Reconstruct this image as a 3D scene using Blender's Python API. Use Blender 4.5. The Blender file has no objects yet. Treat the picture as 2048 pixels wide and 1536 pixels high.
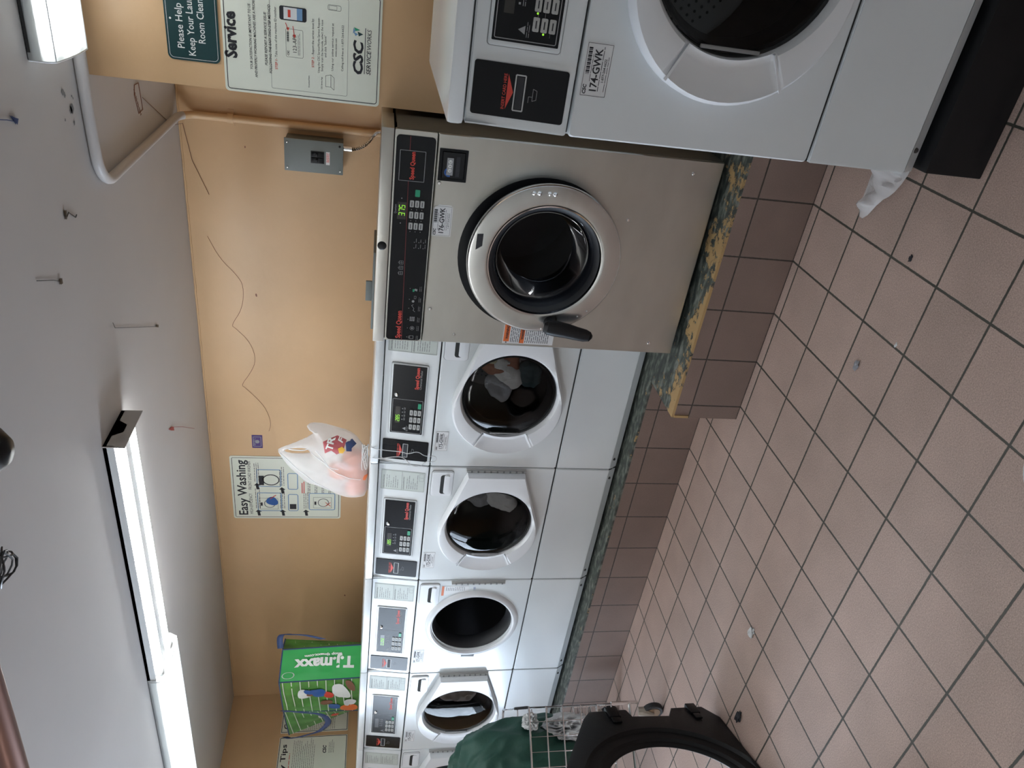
import bpy, bmesh, math, random
from mathutils import Vector, Matrix, noise
from mathutils.geometry import delaunay_2d_cdt
PI = math.pi
R = math.radians
random.seed(7)
scene = bpy.context.scene
COL = scene.collection

# ------------------------------------------------------------------ camera
FOC, CAM = 1463.4, Vector((1.2286, -2.1979, 1.4303))
YAW, PITCH, ROLL = .5570, .1956, -.0400
_cy, _sy, _cp, _sp = math.cos(YAW), math.sin(YAW), math.cos(PITCH), math.sin(PITCH)
fw = Vector((-_sy * _cp, _cy * _cp, -_sp)); rt0 = Vector((_cy, _sy, 0)); dn0 = fw.cross(rt0)
rt = math.cos(ROLL) * rt0 + math.sin(ROLL) * dn0
dn = -math.sin(ROLL) * rt0 + math.cos(ROLL) * dn0
cd = bpy.data.cameras.new('camera'); cam = bpy.data.objects.new('camera', cd); COL.objects.link(cam)
cd.sensor_width = 36; cd.lens = FOC * 36 / 2048; cd.clip_start = .02; cd.clip_end = 100
mw = Matrix((dn, rt, -fw)).transposed().to_4x4(); mw.translation = CAM
cam.matrix_world = mw
scene.camera = cam
# ------------------------------------------------------------------ exposure, world, daylight
vs = scene.view_settings
vs.view_transform = 'Standard'; vs.look = 'None'; vs.gamma = 1; vs.exposure = 0.86; vs.use_curve_mapping = False
w = bpy.data.worlds.new('daylight'); scene.world = w; w.use_nodes = True
bg = w.node_tree.nodes['Background']; bg.inputs[0].default_value = (.74, .86, 1, 1); bg.inputs[1].default_value = 1.6
DOOR_Y0, DOOR_Y1, DOOR_Z = -1.75, -.35, 2.02
YB, XL, XR, YF, ZC = 1.27, -3.665, 2.5, -3.4, 2.28
def area(name, loc, rot, sx, sy, power, col):
    l = bpy.data.lights.new(name, 'AREA'); l.shape = 'RECTANGLE'; l.size = sx; l.size_y = sy; l.energy = power; l.color = col
    o = bpy.data.objects.new(name, l); COL.objects.link(o); o.location = loc; o.rotation_euler = rot
    return o
# daylight lamp outside an unseen glazed doorway invented for it in the left wall
area('doorway_daylight', (XL - .5, (DOOR_Y0 + DOOR_Y1) / 2, 1.15), (0, R(-90), 0), 1.9, 1.5, 95, (.78, .89, 1))

# ------------------------------------------------------------------ materials
def mat(name, col, rough=.5, metal=0, bump=0, bscale=60, var=0, vscale=8, coat=0, emit=None, estr=0, spec=.5, stretch=None):
    m = bpy.data.materials.new(name); m.use_nodes = True; nt = m.node_tree; b = nt.nodes['Principled BSDF']
    b.inputs['Base Color'].default_value = (*col, 1); b.inputs['Roughness'].default_value = rough
    b.inputs['Metallic'].default_value = metal; b.inputs['Specular IOR Level'].default_value = spec
    if coat: b.inputs['Coat Weight'].default_value = coat; b.inputs['Coat Roughness'].default_value = .08
    if emit: b.inputs['Emission Color'].default_value = (*emit, 1); b.inputs['Emission Strength'].default_value = estr
    tc = nt.nodes.new('ShaderNodeNewGeometry'); vec = tc.outputs['Position']
    if stretch:
        mp = nt.nodes.new('ShaderNodeMapping'); mp.inputs['Scale'].default_value = stretch
        nt.links.new(vec, mp.inputs[0]); vec = mp.outputs[0]
    if var:
        n = nt.nodes.new('ShaderNodeTexNoise'); n.inputs['Scale'].default_value = vscale; n.inputs['Detail'].default_value = 6
        r = nt.nodes.new('ShaderNodeValToRGB'); nt.links.new(vec, n.inputs['Vector'])
        r.color_ramp.elements[0].position = .3; r.color_ramp.elements[1].position = .7
        r.color_ramp.elements[0].color = (*[c * (1 - var) for c in col], 1); r.color_ramp.elements[1].color = (*[min(1, c * (1 + var)) for c in col], 1)
        nt.links.new(n.outputs[0], r.inputs[0]); nt.links.new(r.outputs[0], b.inputs['Base Color'])
    if bump:
        n = nt.nodes.new('ShaderNodeTexNoise'); n.inputs['Scale'].default_value = bscale; n.inputs['Detail'].default_value = 4
        bp = nt.nodes.new('ShaderNodeBump'); bp.inputs['Strength'].default_value = bump; bp.inputs['Distance'].default_value = .004
        nt.links.new(vec, n.inputs['Vector']); nt.links.new(n.outputs[0], bp.inputs['Height']); nt.links.new(bp.outputs[0], b.inputs['Normal'])
    return m
def mth(nt, op, a, b=None, c=None):
    n = nt.nodes.new('ShaderNodeMath'); n.operation = op
    for i, v in enumerate((a, b, c)):
        if v is None: continue
        if isinstance(v, (int, float)): n.inputs[i].default_value = v
        else: nt.links.new(v, n.inputs[i])
    return n.outputs[0]
T = .2032
def tilemat(name, ax, oa, ob, Ta, Tb, col, grout, g=.0065, speck=.16, rough=.5):
    m = bpy.data.materials.new(name); m.use_nodes = True; nt = m.node_tree; b = nt.nodes['Principled BSDF']; b.inputs['Roughness'].default_value = rough
    geo = nt.nodes.new('ShaderNodeNewGeometry'); sep = nt.nodes.new('ShaderNodeSeparateXYZ'); nt.links.new(geo.outputs['Position'], sep.inputs[0])
    def fr(axis, off, t):
        u = mth(nt, 'DIVIDE', mth(nt, 'SUBTRACT', sep.outputs[axis], off), t)
        f = mth(nt, 'FRACT', u); d = mth(nt, 'MULTIPLY', mth(nt, 'SUBTRACT', .5, mth(nt, 'ABSOLUTE', mth(nt, 'SUBTRACT', f, .5))), t)
        return mth(nt, 'FLOOR', u), d
    ia, da = fr(ax[0], oa, Ta); ib, db = fr(ax[1], ob, Tb)
    d = mth(nt, 'MINIMUM', da, db)
    ns = nt.nodes.new('ShaderNodeTexNoise'); ns.inputs['Scale'].default_value = 90; nt.links.new(geo.outputs['Position'], ns.inputs['Vector'])
    d2 = mth(nt, 'ADD', d, mth(nt, 'MULTIPLY', mth(nt, 'SUBTRACT', ns.outputs[0], .5), .0022))
    mask = nt.nodes.new('ShaderNodeMapRange'); mask.inputs[1].default_value = g / 2 - .0006; mask.inputs[2].default_value = g / 2 + .0006
    nt.links.new(d2, mask.inputs[0])
    cx = nt.nodes.new('ShaderNodeCombineXYZ'); nt.links.new(ia, cx.inputs[0]); nt.links.new(ib, cx.inputs[1])
    wn = nt.nodes.new('ShaderNodeTexWhiteNoise'); nt.links.new(cx.outputs[0], wn.inputs[0])
    sp = nt.nodes.new('ShaderNodeTexNoise'); sp.inputs['Scale'].default_value = 300; sp.inputs['Detail'].default_value = 3; nt.links.new(geo.outputs['Position'], sp.inputs['Vector'])
    big = nt.nodes.new('ShaderNodeTexNoise'); big.inputs['Scale'].default_value = 6; big.inputs['Detail'].default_value = 5; nt.links.new(geo.outputs['Position'], big.inputs['Vector'])
    f = mth(nt, 'ADD', mth(nt, 'MULTIPLY', mth(nt, 'SUBTRACT', sp.outputs[0], .5), speck * 4.5),
            mth(nt, 'ADD', mth(nt, 'MULTIPLY', mth(nt, 'SUBTRACT', wn.outputs[0], .5), .10), mth(nt, 'MULTIPLY', mth(nt, 'SUBTRACT', big.outputs[0], .5), .35)))
    val = mth(nt, 'ADD', 1.0, f)
    mul = nt.nodes.new('ShaderNodeVectorMath'); mul.operation = 'SCALE'; mul.inputs[0].default_value = col; nt.links.new(val, mul.inputs[3])
    mx = nt.nodes.new('ShaderNodeMix'); mx.data_type = 'RGBA'; mx.inputs[6].default_value = (*grout, 1)
    nt.links.new(mul.outputs[0], mx.inputs[7]); nt.links.new(mask.outputs[0], mx.inputs[0]); nt.links.new(mx.outputs[2], b.inputs['Base Color'])
    bp = nt.nodes.new('ShaderNodeBump'); bp.inputs['Strength'].default_value = .6; bp.inputs['Distance'].default_value = .003
    hh = mth(nt, 'ADD', mask.outputs[0], mth(nt, 'MULTIPLY', sp.outputs[0], .15)); nt.links.new(hh, bp.inputs['Height']); nt.links.new(bp.outputs[0], b.inputs['Normal'])
    return m
def peelmat(name, y0, th=.36):
    m = bpy.data.materials.new(name); m.use_nodes = True; nt = m.node_tree; b = nt.nodes['Principled BSDF']; b.inputs['Roughness'].default_value = .6
    geo = nt.nodes.new('ShaderNodeNewGeometry'); sep = nt.nodes.new('ShaderNodeSeparateXYZ'); nt.links.new(geo.outputs['Position'], sep.inputs[0])
    n1 = nt.nodes.new('ShaderNodeTexNoise'); n1.inputs['Scale'].default_value = 22; n1.inputs['Detail'].default_value = 9; n1.inputs['Roughness'].default_value = .72
    nt.links.new(geo.outputs['Position'], n1.inputs['Vector'])
    n2 = nt.nodes.new('ShaderNodeTexNoise'); n2.inputs['Scale'].default_value = 5; n2.inputs['Detail'].default_value = 6; nt.links.new(geo.outputs['Position'], n2.inputs['Vector'])
    n3 = nt.nodes.new('ShaderNodeTexNoise'); n3.inputs['Scale'].default_value = 30; n3.inputs['Detail'].default_value = 8; mp = nt.nodes.new('ShaderNodeMapping'); mp.inputs['Scale'].default_value = (.7, 1.5, 1)
    nt.links.new(geo.outputs['Position'], mp.inputs[0]); nt.links.new(mp.outputs[0], n3.inputs['Vector'])
    r0 = nt.nodes.new('ShaderNodeValToRGB'); e = r0.color_ramp.elements; e[0].position = .35; e[0].color = (.03, .034, .03, 1); e[1].position = .66; e[1].color = (.19, .20, .17, 1)
    k = e.new(.5); k.color = (.06, .07, .056, 1); nt.links.new(n3.outputs[0], r0.inputs[0])
    dist = mth(nt, 'SUBTRACT', sep.outputs[1], y0)
    s = mth(nt, 'ADD', n1.outputs[0], mth(nt, 'MULTIPLY', mth(nt, 'SUBTRACT', n2.outputs[0], .5), .9))
    s = mth(nt, 'SUBTRACT', s, mth(nt, 'MULTIPLY', dist, 1.3))
    s = mth(nt, 'SUBTRACT', s, mth(nt, 'MULTIPLY', mth(nt, 'MAXIMUM', mth(nt, 'SUBTRACT', sep.outputs[0], .52), 0), 1.1))
    mr = nt.nodes.new('ShaderNodeMapRange'); mr.inputs[1].default_value = th; mr.inputs[2].default_value = th + .04; nt.links.new(s, mr.inputs[0])
    mx = nt.nodes.new('ShaderNodeMix'); mx.data_type = 'RGBA'; nt.links.new(mr.outputs[0], mx.inputs[0]); nt.links.new(r0.outputs[0], mx.inputs[6]); mx.inputs[7].default_value = (.42, .265, .11, 1)
    nt.links.new(mx.outputs[2], b.inputs['Base Color'])
    bp = nt.nodes.new('ShaderNodeBump'); bp.inputs['Strength'].default_value = .7; bp.inputs['Distance'].default_value = .003; nt.links.new(mr.outputs[0], bp.inputs['Height']); nt.links.new(bp.outputs[0], b.inputs['Normal'])
    return m
def glassmat(name, tint, ior=1.45):
    m = bpy.data.materials.new(name); m.use_nodes = True; nt = m.node_tree; nt.nodes.remove(nt.nodes['Principled BSDF']); o = nt.nodes['Material Output']
    t = nt.nodes.new('ShaderNodeBsdfTransparent'); t.inputs[0].default_value = (*tint, 1); g = nt.nodes.new('ShaderNodeBsdfGlossy'); g.inputs['Roughness'].default_value = .03
    f = nt.nodes.new('ShaderNodeFresnel'); f.inputs[0].default_value = ior; x = nt.nodes.new('ShaderNodeMixShader')
    nt.links.new(f.outputs[0], x.inputs[0]); nt.links.new(t.outputs[0], x.inputs[1]); nt.links.new(g.outputs[0], x.inputs[2]); nt.links.new(x.outputs[0], o.inputs[0])
    return m
def thinmat(name, col, transp, transl, rough=.4):
    m = bpy.data.materials.new(name); m.use_nodes = True; nt = m.node_tree; b = nt.nodes['Principled BSDF']; o = nt.nodes['Material Output']
    b.inputs['Base Color'].default_value = (*col, 1); b.inputs['Roughness'].default_value = rough
    tr = nt.nodes.new('ShaderNodeBsdfTransparent'); tl = nt.nodes.new('ShaderNodeBsdfTranslucent'); tl.inputs[0].default_value = (*col, 1)
    a = nt.nodes.new('ShaderNodeMixShader'); a.inputs[0].default_value = transl; c = nt.nodes.new('ShaderNodeMixShader'); c.inputs[0].default_value = transp
    nt.links.new(b.outputs[0], a.inputs[1]); nt.links.new(tl.outputs[0], a.inputs[2]); nt.links.new(a.outputs[0], c.inputs[1]); nt.links.new(tr.outputs[0], c.inputs[2]); nt.links.new(c.outputs[0], o.inputs[0])
    return m

M = {}
M['wall'] = mat('tan_wall_paint', (.62, .40, .215), .34, bump=.25, bscale=26, var=.05, vscale=3)
M['wall2'] = mat('pale_wall_paint', (.62, .61, .57), .5, bump=.2, bscale=26, var=.03, vscale=3)
M['ceil'] = mat('grey_ceiling_paint', (.545, .52, .505), .6, bump=.15, bscale=20, var=.03, vscale=2)
M['floor'] = tilemat('quarry_floor_tile', (0, 1), 0, -.0397, T, T, (.40, .288, .242), (.05, .047, .036), speck=.30)
M['facebig'] = tilemat('brown_plinth_tile', (0, 2), 0, 0, T, .202, (.215, .15, .122), (.045, .036, .028), g=.005, speck=.08, rough=.4)
M['peel'] = peelmat('peeling_green_and_yellow_paint', 0.0)
M['peel2'] = peelmat('peeling_green_paint', .264, .60)
M['white'] = mat('white_enamel', (.70, .73, .74), .22, var=.015, vscale=4, coat=.3)
M['door'] = mat('white_plastic', (.74, .755, .775), .3, coat=.1)
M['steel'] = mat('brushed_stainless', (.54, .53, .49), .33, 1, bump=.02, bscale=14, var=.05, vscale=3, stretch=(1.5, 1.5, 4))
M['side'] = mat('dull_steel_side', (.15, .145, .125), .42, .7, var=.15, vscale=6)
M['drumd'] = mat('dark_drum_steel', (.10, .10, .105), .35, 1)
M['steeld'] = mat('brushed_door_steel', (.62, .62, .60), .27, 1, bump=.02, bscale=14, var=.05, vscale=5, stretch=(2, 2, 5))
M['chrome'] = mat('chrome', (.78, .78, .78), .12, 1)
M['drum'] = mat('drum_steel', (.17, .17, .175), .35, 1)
M['black'] = mat('black_plastic', (.009, .009, .010), .35, spec=.3)
M['blackm'] = mat('matt_black_panel', (.007, .0075, .009), .25, spec=.25)
M['blackf'] = mat('black_frame_plastic', (.007, .007, .0075), .45, spec=.3, bump=.2, bscale=300)
M['rubber'] = mat('black_rubber', (.018, .019, .022), .5)
M['dark'] = mat('dark_gap', (.02, .02, .018), .8)
M['grey'] = mat('grey_button', (.42, .42, .40), .5)
M['silver'] = mat('silver_line', (.45, .45, .44), .4)
M['red'] = mat('red_print', (.62, .05, .03), .5)
M['redp'] = mat('pale_red_print', (.42, .09, .10), .5)
M['redd'] = mat('dark_red_line', (.30, .03, .03), .5)
M['green'] = mat('green_button', (.01, .30, .15), .4)
M['ink'] = mat('black_ink', (.015, .015, .02), .6)
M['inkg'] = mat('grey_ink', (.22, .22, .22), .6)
M['wprint'] = mat('white_print', (.75, .75, .72), .6)
M['gprint'] = mat('grey_print', (.30, .30, .30), .6)
M['label'] = mat('grey_label_film', (.50, .54, .50), .45)
M['sticker'] = mat('white_sticker', (.70, .70, .70), .35)
M['signw'] = mat('cream_sign_plastic', (.74, .76, .66), .35)
M['signg'] = mat('dark_green_sign_plastic', (.006, .042, .045), .35)
M['orange'] = mat('orange_print', (.75, .16, .03), .5)
M['blue'] = mat('blue_print', (.02, .10, .35), .5)
M['lblue'] = mat('light_blue_print', (.16, .30, .50), .5)
M['yellow'] = mat('yellow_print', (.75, .42, .05), .5)
M['led'] = mat('green_led', (.1, .4, .02), .5, emit=(.40, .9, .05), estr=.42)
M['lcd'] = mat('dark_display', (.035, .032, .028), .25)
M['breaker'] = mat('grey_breaker_paint', (.17, .19, .185), .4)
M['tube'] = mat('lit_tube', (1, 1, 1), .5, emit=(.95, .98, 1), estr=15)
M['tubed'] = mat('dim_lit_tube', (1, 1, 1), .5, emit=(.95, .98, 1), estr=6)
M['fixt'] = mat('white_fixture_enamel', (.72, .74, .74), .3)
M['fixg'] = mat('grey_fixture_enamel', (.48, .46, .44), .4)
M['lens'] = thinmat('ribbed_acrylic_lens', (.93, .95, .93), .22, .72, .25)
M['bag'] = thinmat('thin_white_plastic_film', (.90, .90, .90), .46, .30, .3)
M['film'] = thinmat('clear_plastic_film', (.85, .85, .85), .62, .3, .2)
M['gbag'] = mat('dark_green_cloth', (.014, .072, .050), .55, bump=.3, bscale=90, var=.15, vscale=6)
M['gpoly'] = mat('bright_green_bag', (.03, .36, .08), .35)
M['turf'] = mat('grass_green_print', (.07, .25, .04), .4, var=.35, vscale=9)
M['purple'] = mat('purple_print', (.07, .03, .16), .5)
M['navy'] = mat('blue_strap', (.035, .06, .16), .6)
M['skin'] = mat('brown_print', (.22, .09, .05), .6)
M['copper'] = mat('dull_copper', (.20, .095, .07), .4, .6)
M['wire'] = mat('dark_wire', (.08, .08, .08), .4, .8)
M['glassd'] = glassmat('smoked_door_glass', (.66, .67, .67), 1.3)
M['glassk'] = glassmat('clear_door_glass', (.62, .65, .72), 1.25)
M['glassw'] = glassmat('clear_window_glass', (.95, .97, 1))
M['cl_rust'] = mat('rust_cloth', (.30, .12, .07), .9, bump=.4, bscale=40)
M['cl_white'] = mat('white_cloth', (.62, .62, .62), .9, bump=.4, bscale=40)
M['cl_grey'] = mat('grey_cloth', (.28, .28, .30), .9, bump=.4, bscale=40)
M['cl_teal'] = mat('dark_teal_cloth', (.03, .06, .07), .9, bump=.4, bscale=40)
M['cl_taupe'] = mat('taupe_cloth', (.22, .17, .15), .9, bump=.4, bscale=40)
M['cl_cream'] = mat('cream_cloth', (.50, .48, .34), .9, bump=.4, bscale=40)
M['cl_orange'] = mat('orange_cloth', (.80, .22, .08), .8)
M['beige'] = mat('beige_caster', (.34, .30, .25), .5)
M['woodc'] = mat('worn_caster_rim', (.22, .14, .08), .5)
M['condc'] = mat('grey_painted_conduit', (.545, .52, .505), .45)
M['condw'] = mat('tan_painted_conduit', (.62, .40, .215), .4)

# ------------------------------------------------------------------ mesh builder
_tc = {}
def textmesh(s, bold=0, shear=0):
    k = (s, bold, shear)
    if k in _tc: return _tc[k]
    cu = bpy.data.curves.new('t', 'FONT'); cu.body = s; cu.size = 1; cu.offset = bold; cu.shear = shear; cu.resolution_u = 2
    o = bpy.data.objects.new('t', cu); COL.objects.link(o)
    me = bpy.data.meshes.new_from_object(o.evaluated_get(bpy.context.evaluated_depsgraph_get()))
    v = [(p.co.x, p.co.y) for p in me.vertices]; f = [tuple(q.vertices) for q in me.polygons]
    bpy.data.objects.remove(o); bpy.data.curves.remove(cu); bpy.data.meshes.remove(me)
    _tc[k] = (v, f); return v, f
class MB:
    def __init__(s): s.v = []; s.f = []; s.sm = []
    def add(s, v, f, m=None, smooth=False):
        b = len(s.v)
        s.v += [tuple(m @ Vector(p)) if m else tuple(p) for p in v]
        s.f += [tuple(i + b for i in q) for q in f]; s.sm += [smooth] * len(f); return s
    def addbm(s, bm, m=None, smooth=False):
        bm.verts.index_update(); s.add([tuple(v.co) for v in bm.verts], [tuple(v.index for v in f.verts) for f in bm.faces], m, smooth); bm.free(); return s
    def box(s, x0, x1, y0, y1, z0, z1, bev=0, m=None, seg=2):
        bm = bmesh.new(); bmesh.ops.create_cube(bm, size=1)
        for v in bm.verts: v.co = Vector(((x0 + x1) / 2 + v.co.x * (x1 - x0), (y0 + y1) / 2 + v.co.y * (y1 - y0), (z0 + z1) / 2 + v.co.z * (z1 - z0)))
        if bev: bmesh.ops.bevel(bm, geom=list(bm.edges), offset=bev, segments=seg, affect='EDGES', profile=.6)
        return s.addbm(bm, m, bool(bev))
    def tube(s, pts, r, n=8, cap=True):
        pts = [Vector(p) for p in pts]; rr = r if isinstance(r, (list, tuple)) else [r] * len(pts); V = []; F = []; up = Vector((0, 0, 1)); prev = None
        for i, p in enumerate(pts):
            d = (pts[min(i + 1, len(pts) - 1)] - pts[max(i - 1, 0)]).normalized()
            if prev is None: a = d.cross(up) if abs(d.dot(up)) < .95 else d.cross(Vector((1, 0, 0)))
            else: a = prev - d * prev.dot(d)
            a.normalize(); b = d.cross(a); prev = a
            V += [p + rr[i] * (math.cos(2 * PI * k / n) * a + math.sin(2 * PI * k / n) * b) for k in range(n)]
        for i in range(len(pts) - 1):
            for k in range(n): F.append((i * n + k, i * n + (k + 1) % n, (i + 1) * n + (k + 1) % n, (i + 1) * n + k))
        if cap: F += [tuple(range(n))[::-1], tuple((len(pts) - 1) * n + k for k in range(n))]
        return s.add(V, F, None, True)
    def lathe(s, prof, c=(0, 0, 0), n=48, axis='Y', close=False):   # prof: (radius, along axis)
        V = []; F = []
        for r, a in prof:
            for k in range(n):
                t = 2 * PI * k / n; x, z = r * math.cos(t), r * math.sin(t)
                V.append((c[0] + x, c[1] + a, c[2] + z) if axis == 'Y' else ((c[0] + x, c[1] + z, c[2] + a) if axis == 'Z' else (c[0] + a, c[1] + x, c[2] + z)))
        for i in range(len(prof) - 1):
            for k in range(n): F.append((i * n + k, i * n + (k + 1) % n, (i + 1) * n + (k + 1) % n, (i + 1) * n + k))
        return s.add(V, F, None, True)
    def disc(s, x, z, r, y=0, n=24): return s.add([(x + r * math.cos(2 * PI * k / n), y, z + r * math.sin(2 * PI * k / n)) for k in range(n)], [tuple(range(n))])
    def rect(s, x0, x1, z0, z1, y=0): return s.add([(x0, y, z0), (x1, y, z0), (x1, y, z1), (x0, y, z1)], [(0, 1, 2, 3)])
    def poly(s, p, y=0): return s.add([(a, y, b) for a, b in p], [tuple(range(len(p)))])
    def line(s, p, q, wd, y=0):
        dx, dz = q[0] - p[0], q[1] - p[1]; l = math.hypot(dx, dz) or 1; nx, nz = -dz / l * wd / 2, dx / l * wd / 2
        return s.poly([(p[0] + nx, p[1] + nz), (q[0] + nx, q[1] + nz), (q[0] - nx, q[1] - nz), (p[0] - nx, p[1] - nz)], y)
    def path(s, pts, wd, y=0, closed=False):
        for a, b in zip(pts, pts[1:] + (pts[:1] if closed else [])): s.line(a, b, wd, y)
        return s
    def frame(s, x0, x1, z0, z1, wd, y=0, rad=0):
        return s.path(rrect(x0, x1, z0, z1, rad) if rad else [(x0, z0), (x1, z0), (x1, z1), (x0, z1)], wd, y, True)
    def text(s, t, x, z, size, y=0, al='L', rot=0, bold=0, shear=0, fit=None):
        v, f = textmesh(t, bold, shear)
        if not v: return s
        x0 = min(a for a, b in v); x1 = max(a for a, b in v); wd = (x1 - x0) * size; kx = (fit / wd) if fit else 1; wd *= kx
        off = {'L': 0, 'C': -wd / 2, 'R': -wd}[al]; c, sn = math.cos(rot), math.sin(rot); out = []
        for a, b in v:
            u = (a - x0) * size * kx + off; q = b * size; out.append((x + u * c - q * sn, y, z + u * sn + q * c))
        return s.add(out, f)
    def lines(s, x0, x1, z, n, dz, th=.0012, y=0, rag=.25):
        for i in range(n):
            e = x1 - (x1 - x0) * rag * random.random(); x = x0
            while x < e:
                l = random.uniform(.006, .02) * (th / .0012) ** .5; s.rect(x, min(x + l, e), z - i * dz - th / 2, z - i * dz + th / 2, y); x += l + th * 1.5
        return s
    def slab(s, p, y0, y1, bev=0):
        bm = bmesh.new(); a = [bm.verts.new((x, y0, z)) for x, z in p]; f = bm.faces.new(a)
        r = bmesh.ops.extrude_face_region(bm, geom=[f]); bmesh.ops.translate(bm, verts=[g for g in r['geom'] if isinstance(g, bmesh.types.BMVert)], vec=(0, y1 - y0, 0))
        bmesh.ops.recalc_face_normals(bm, faces=bm.faces)
        if bev: bmesh.ops.bevel(bm, geom=[e for e in bm.edges if abs(e.verts[0].co.y - e.verts[1].co.y) < 1e-6], offset=bev, segments=2, affect='EDGES')
        return s.addbm(bm, None, False)
    def mesh(s, name, fn=None, mod=None):
        me = bpy.data.meshes.new(name); me.from_pydata([fn(*p) for p in s.v] if fn else s.v, [], s.f)
        for i, b in enumerate(s.sm): me.polygons[i].use_smooth = b
        me.update(); return me
    def build(s, name, m, parent=None, fn=None, key=None, recalc=True, mx=None):
        me = _mc.get(key) if key else None
        if me is None:
            me = s.mesh(name, fn)
            if recalc:
                bm = bmesh.new(); bm.from_mesh(me); bmesh.ops.recalc_face_normals(bm, faces=bm.faces); bm.to_mesh(me); bm.free()
            me.materials.append(M[m]); sharp(me)
            if key: _mc[key] = me
        o = bpy.data.objects.new(name, me); COL.objects.link(o)
        if parent: o.parent = parent
        return o
_mc = {}
def seg7(mb, s, x, z, w_, h, y):
    on = {'0': 'abcdef', '1': 'bc', '2': 'abged', '3': 'abgcd', '5': 'afgcd', '7': 'abc', '8': 'abcdefg', 'C': 'afed', 'L': 'fed', 'O': 'abcdef', 'S': 'afgcd', 'E': 'afged'}
    for c in s:
        if c == '.': mb.disc(x - w_ * .32, z, .0009, y, 6); continue
        P = lambda u, v: (x + u * w_ * .78 + v * h * .10, z + v * h)
        g = {'a': ((0, 1), (1, 1)), 'b': ((1, 1), (1, .5)), 'c': ((1, .5), (1, 0)), 'd': ((0, 0), (1, 0)), 'e': ((0, 0), (0, .5)), 'f': ((0, .5), (0, 1)), 'g': ((0, .5), (1, .5))}
        for k in on[c]: a, b = g[k]; mb.line(P(*a), P(*b), .0019, y)
        x += w_ * 1.22
    return mb
def sharp(me):
    try: me.set_sharp_from_angle(angle=R(38))
    except Exception: pass
def rrect(x0, x1, z0, z1, r, n=5):
    out = []
    for cx, cz, a in ((x1 - r, z1 - r, 0), (x0 + r, z1 - r, 90), (x0 + r, z0 + r, 180), (x1 - r, z0 + r, 270)):
        out += [(cx + r * math.cos(R(a + 90 * k / n)), cz + r * math.sin(R(a + 90 * k / n))) for k in range(n + 1)]
    return out
def tag(o, label, cat, group=None, kind=None):
    o['label'] = label; o['category'] = cat
    if group: o['group'] = group
    if kind: o['kind'] = kind
    return o
def thing(name, loc, label, cat, group=None, rotz=0):
    o = bpy.data.objects.new(name, None); COL.objects.link(o); o.location = loc; o.rotation_euler = (0, 0, rotz); o.empty_display_size = .1
    return tag(o, label, cat, group)
def single(mb, name, m, label, cat, group=None, recalc=True, kind=None):
    xs = [p[0] for p in mb.v]; ys = [p[1] for p in mb.v]; zs = [p[2] for p in mb.v]
    c = ((min(xs) + max(xs)) / 2, (min(ys) + max(ys)) / 2, min(zs)); mb.v = [(p[0] - c[0], p[1] - c[1], p[2] - c[2]) for p in mb.v]
    o = mb.build(name, m, recalc=recalc); o.location = c
    return tag(o, label, cat, group, kind)
def struct(mb, name, m, parent=None):
    o = mb.build(name, m, parent); 
    if not parent: o['kind'] = 'structure'
    return o
def convex_ray(poly, c, th):
    d = (math.cos(th), math.sin(th)); best = 0
    for i in range(len(poly)):
        ax, az = poly[i]; bx, bz = poly[(i + 1) % len(poly)]; ex, ez = bx - ax, bz - az
        den = d[0] * ez - d[1] * ex
        if abs(den) < 1e-12: continue
        t = ((ax - c[0]) * ez - (az - c[1]) * ex) / den; u = ((ax - c[0]) * d[1] - (az - c[1]) * d[0]) / den
        if t > 0 and -1e-6 <= u <= 1 + 1e-6: best = max(best, t)
    return best
def angles(poly, c, n=72):
    a = [2 * PI * k / n for k in range(n)] + [math.atan2(z - c[1], x - c[0]) % (2 * PI) for x, z in poly]
    a = sorted(a); out = [a[0]]
    for q in a[1:]:
        if q - out[-1] > .004: out.append(q)
    return out
def rings(mb, c, outline, spec, n=72, corners=True, sector=None):
    """spec: (blend 0=outline 1=circle, scale/radius offset, y)"""
    th = angles(outline, c, n) if corners else [2 * PI * k / n for k in range(n)]; V = []; F = []; N = len(th)
    for fn in spec:
        for t in th:
            ro = convex_ray(outline, c, t); r, y = fn(ro, t); V.append((c[0] + r * math.cos(t), y, c[1] + r * math.sin(t)))
    for i in range(len(spec) - 1):
        for k in range(N): F.append((i * N + k, i * N + (k + 1) % N, (i + 1) * N + (k + 1) % N, (i + 1) * N + k))
    mb.add(V, F, None, True); return mb
def holeplate(mb, x0, x1, z0, z1, c, r, y0, y1, rad=.008):
    o = rrect(x0, x1, z0, z1, rad, 3)
    sp = [lambda ro, t: (r, y1), lambda ro, t: (r, y0), lambda ro, t: (ro - .004, y0), lambda ro, t: (ro, y0 + .004), lambda ro, t: (ro, y1)]
    return rings(mb, c, o, sp)
def inpoly(x, z, p):
    c = False; j = len(p) - 1
    for i in range(len(p)):
        if (p[i][1] > z) != (p[j][1] > z) and x < (p[j][0] - p[i][0]) * (z - p[i][1]) / (p[j][1] - p[i][1]) + p[i][0]: c = not c
        j = i
    return c
def pdist(x, z, p):
    b = 9
    for i in range(len(p)):
        ax, az = p[i]; bx, bz = p[(i + 1) % len(p)]; ex, ez = bx - ax, bz - az; l = ex * ex + ez * ez or 1e-9
        t = max(0, min(1, ((x - ax) * ex + (z - az) * ez) / l)); b = min(b, math.hypot(x - ax - t * ex, z - az - t * ez))
    return b
def smoothpoly(p, it=2):
    for _ in range(it):
        q = []
        for i in range(len(p)):
            a, b = p[i], p[(i + 1) % len(p)]; q += [(.75 * a[0] + .25 * b[0], .75 * a[1] + .25 * b[1]), (.25 * a[0] + .75 * b[0], .25 * a[1] + .75 * b[1])]
        p = q
    return p
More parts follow.
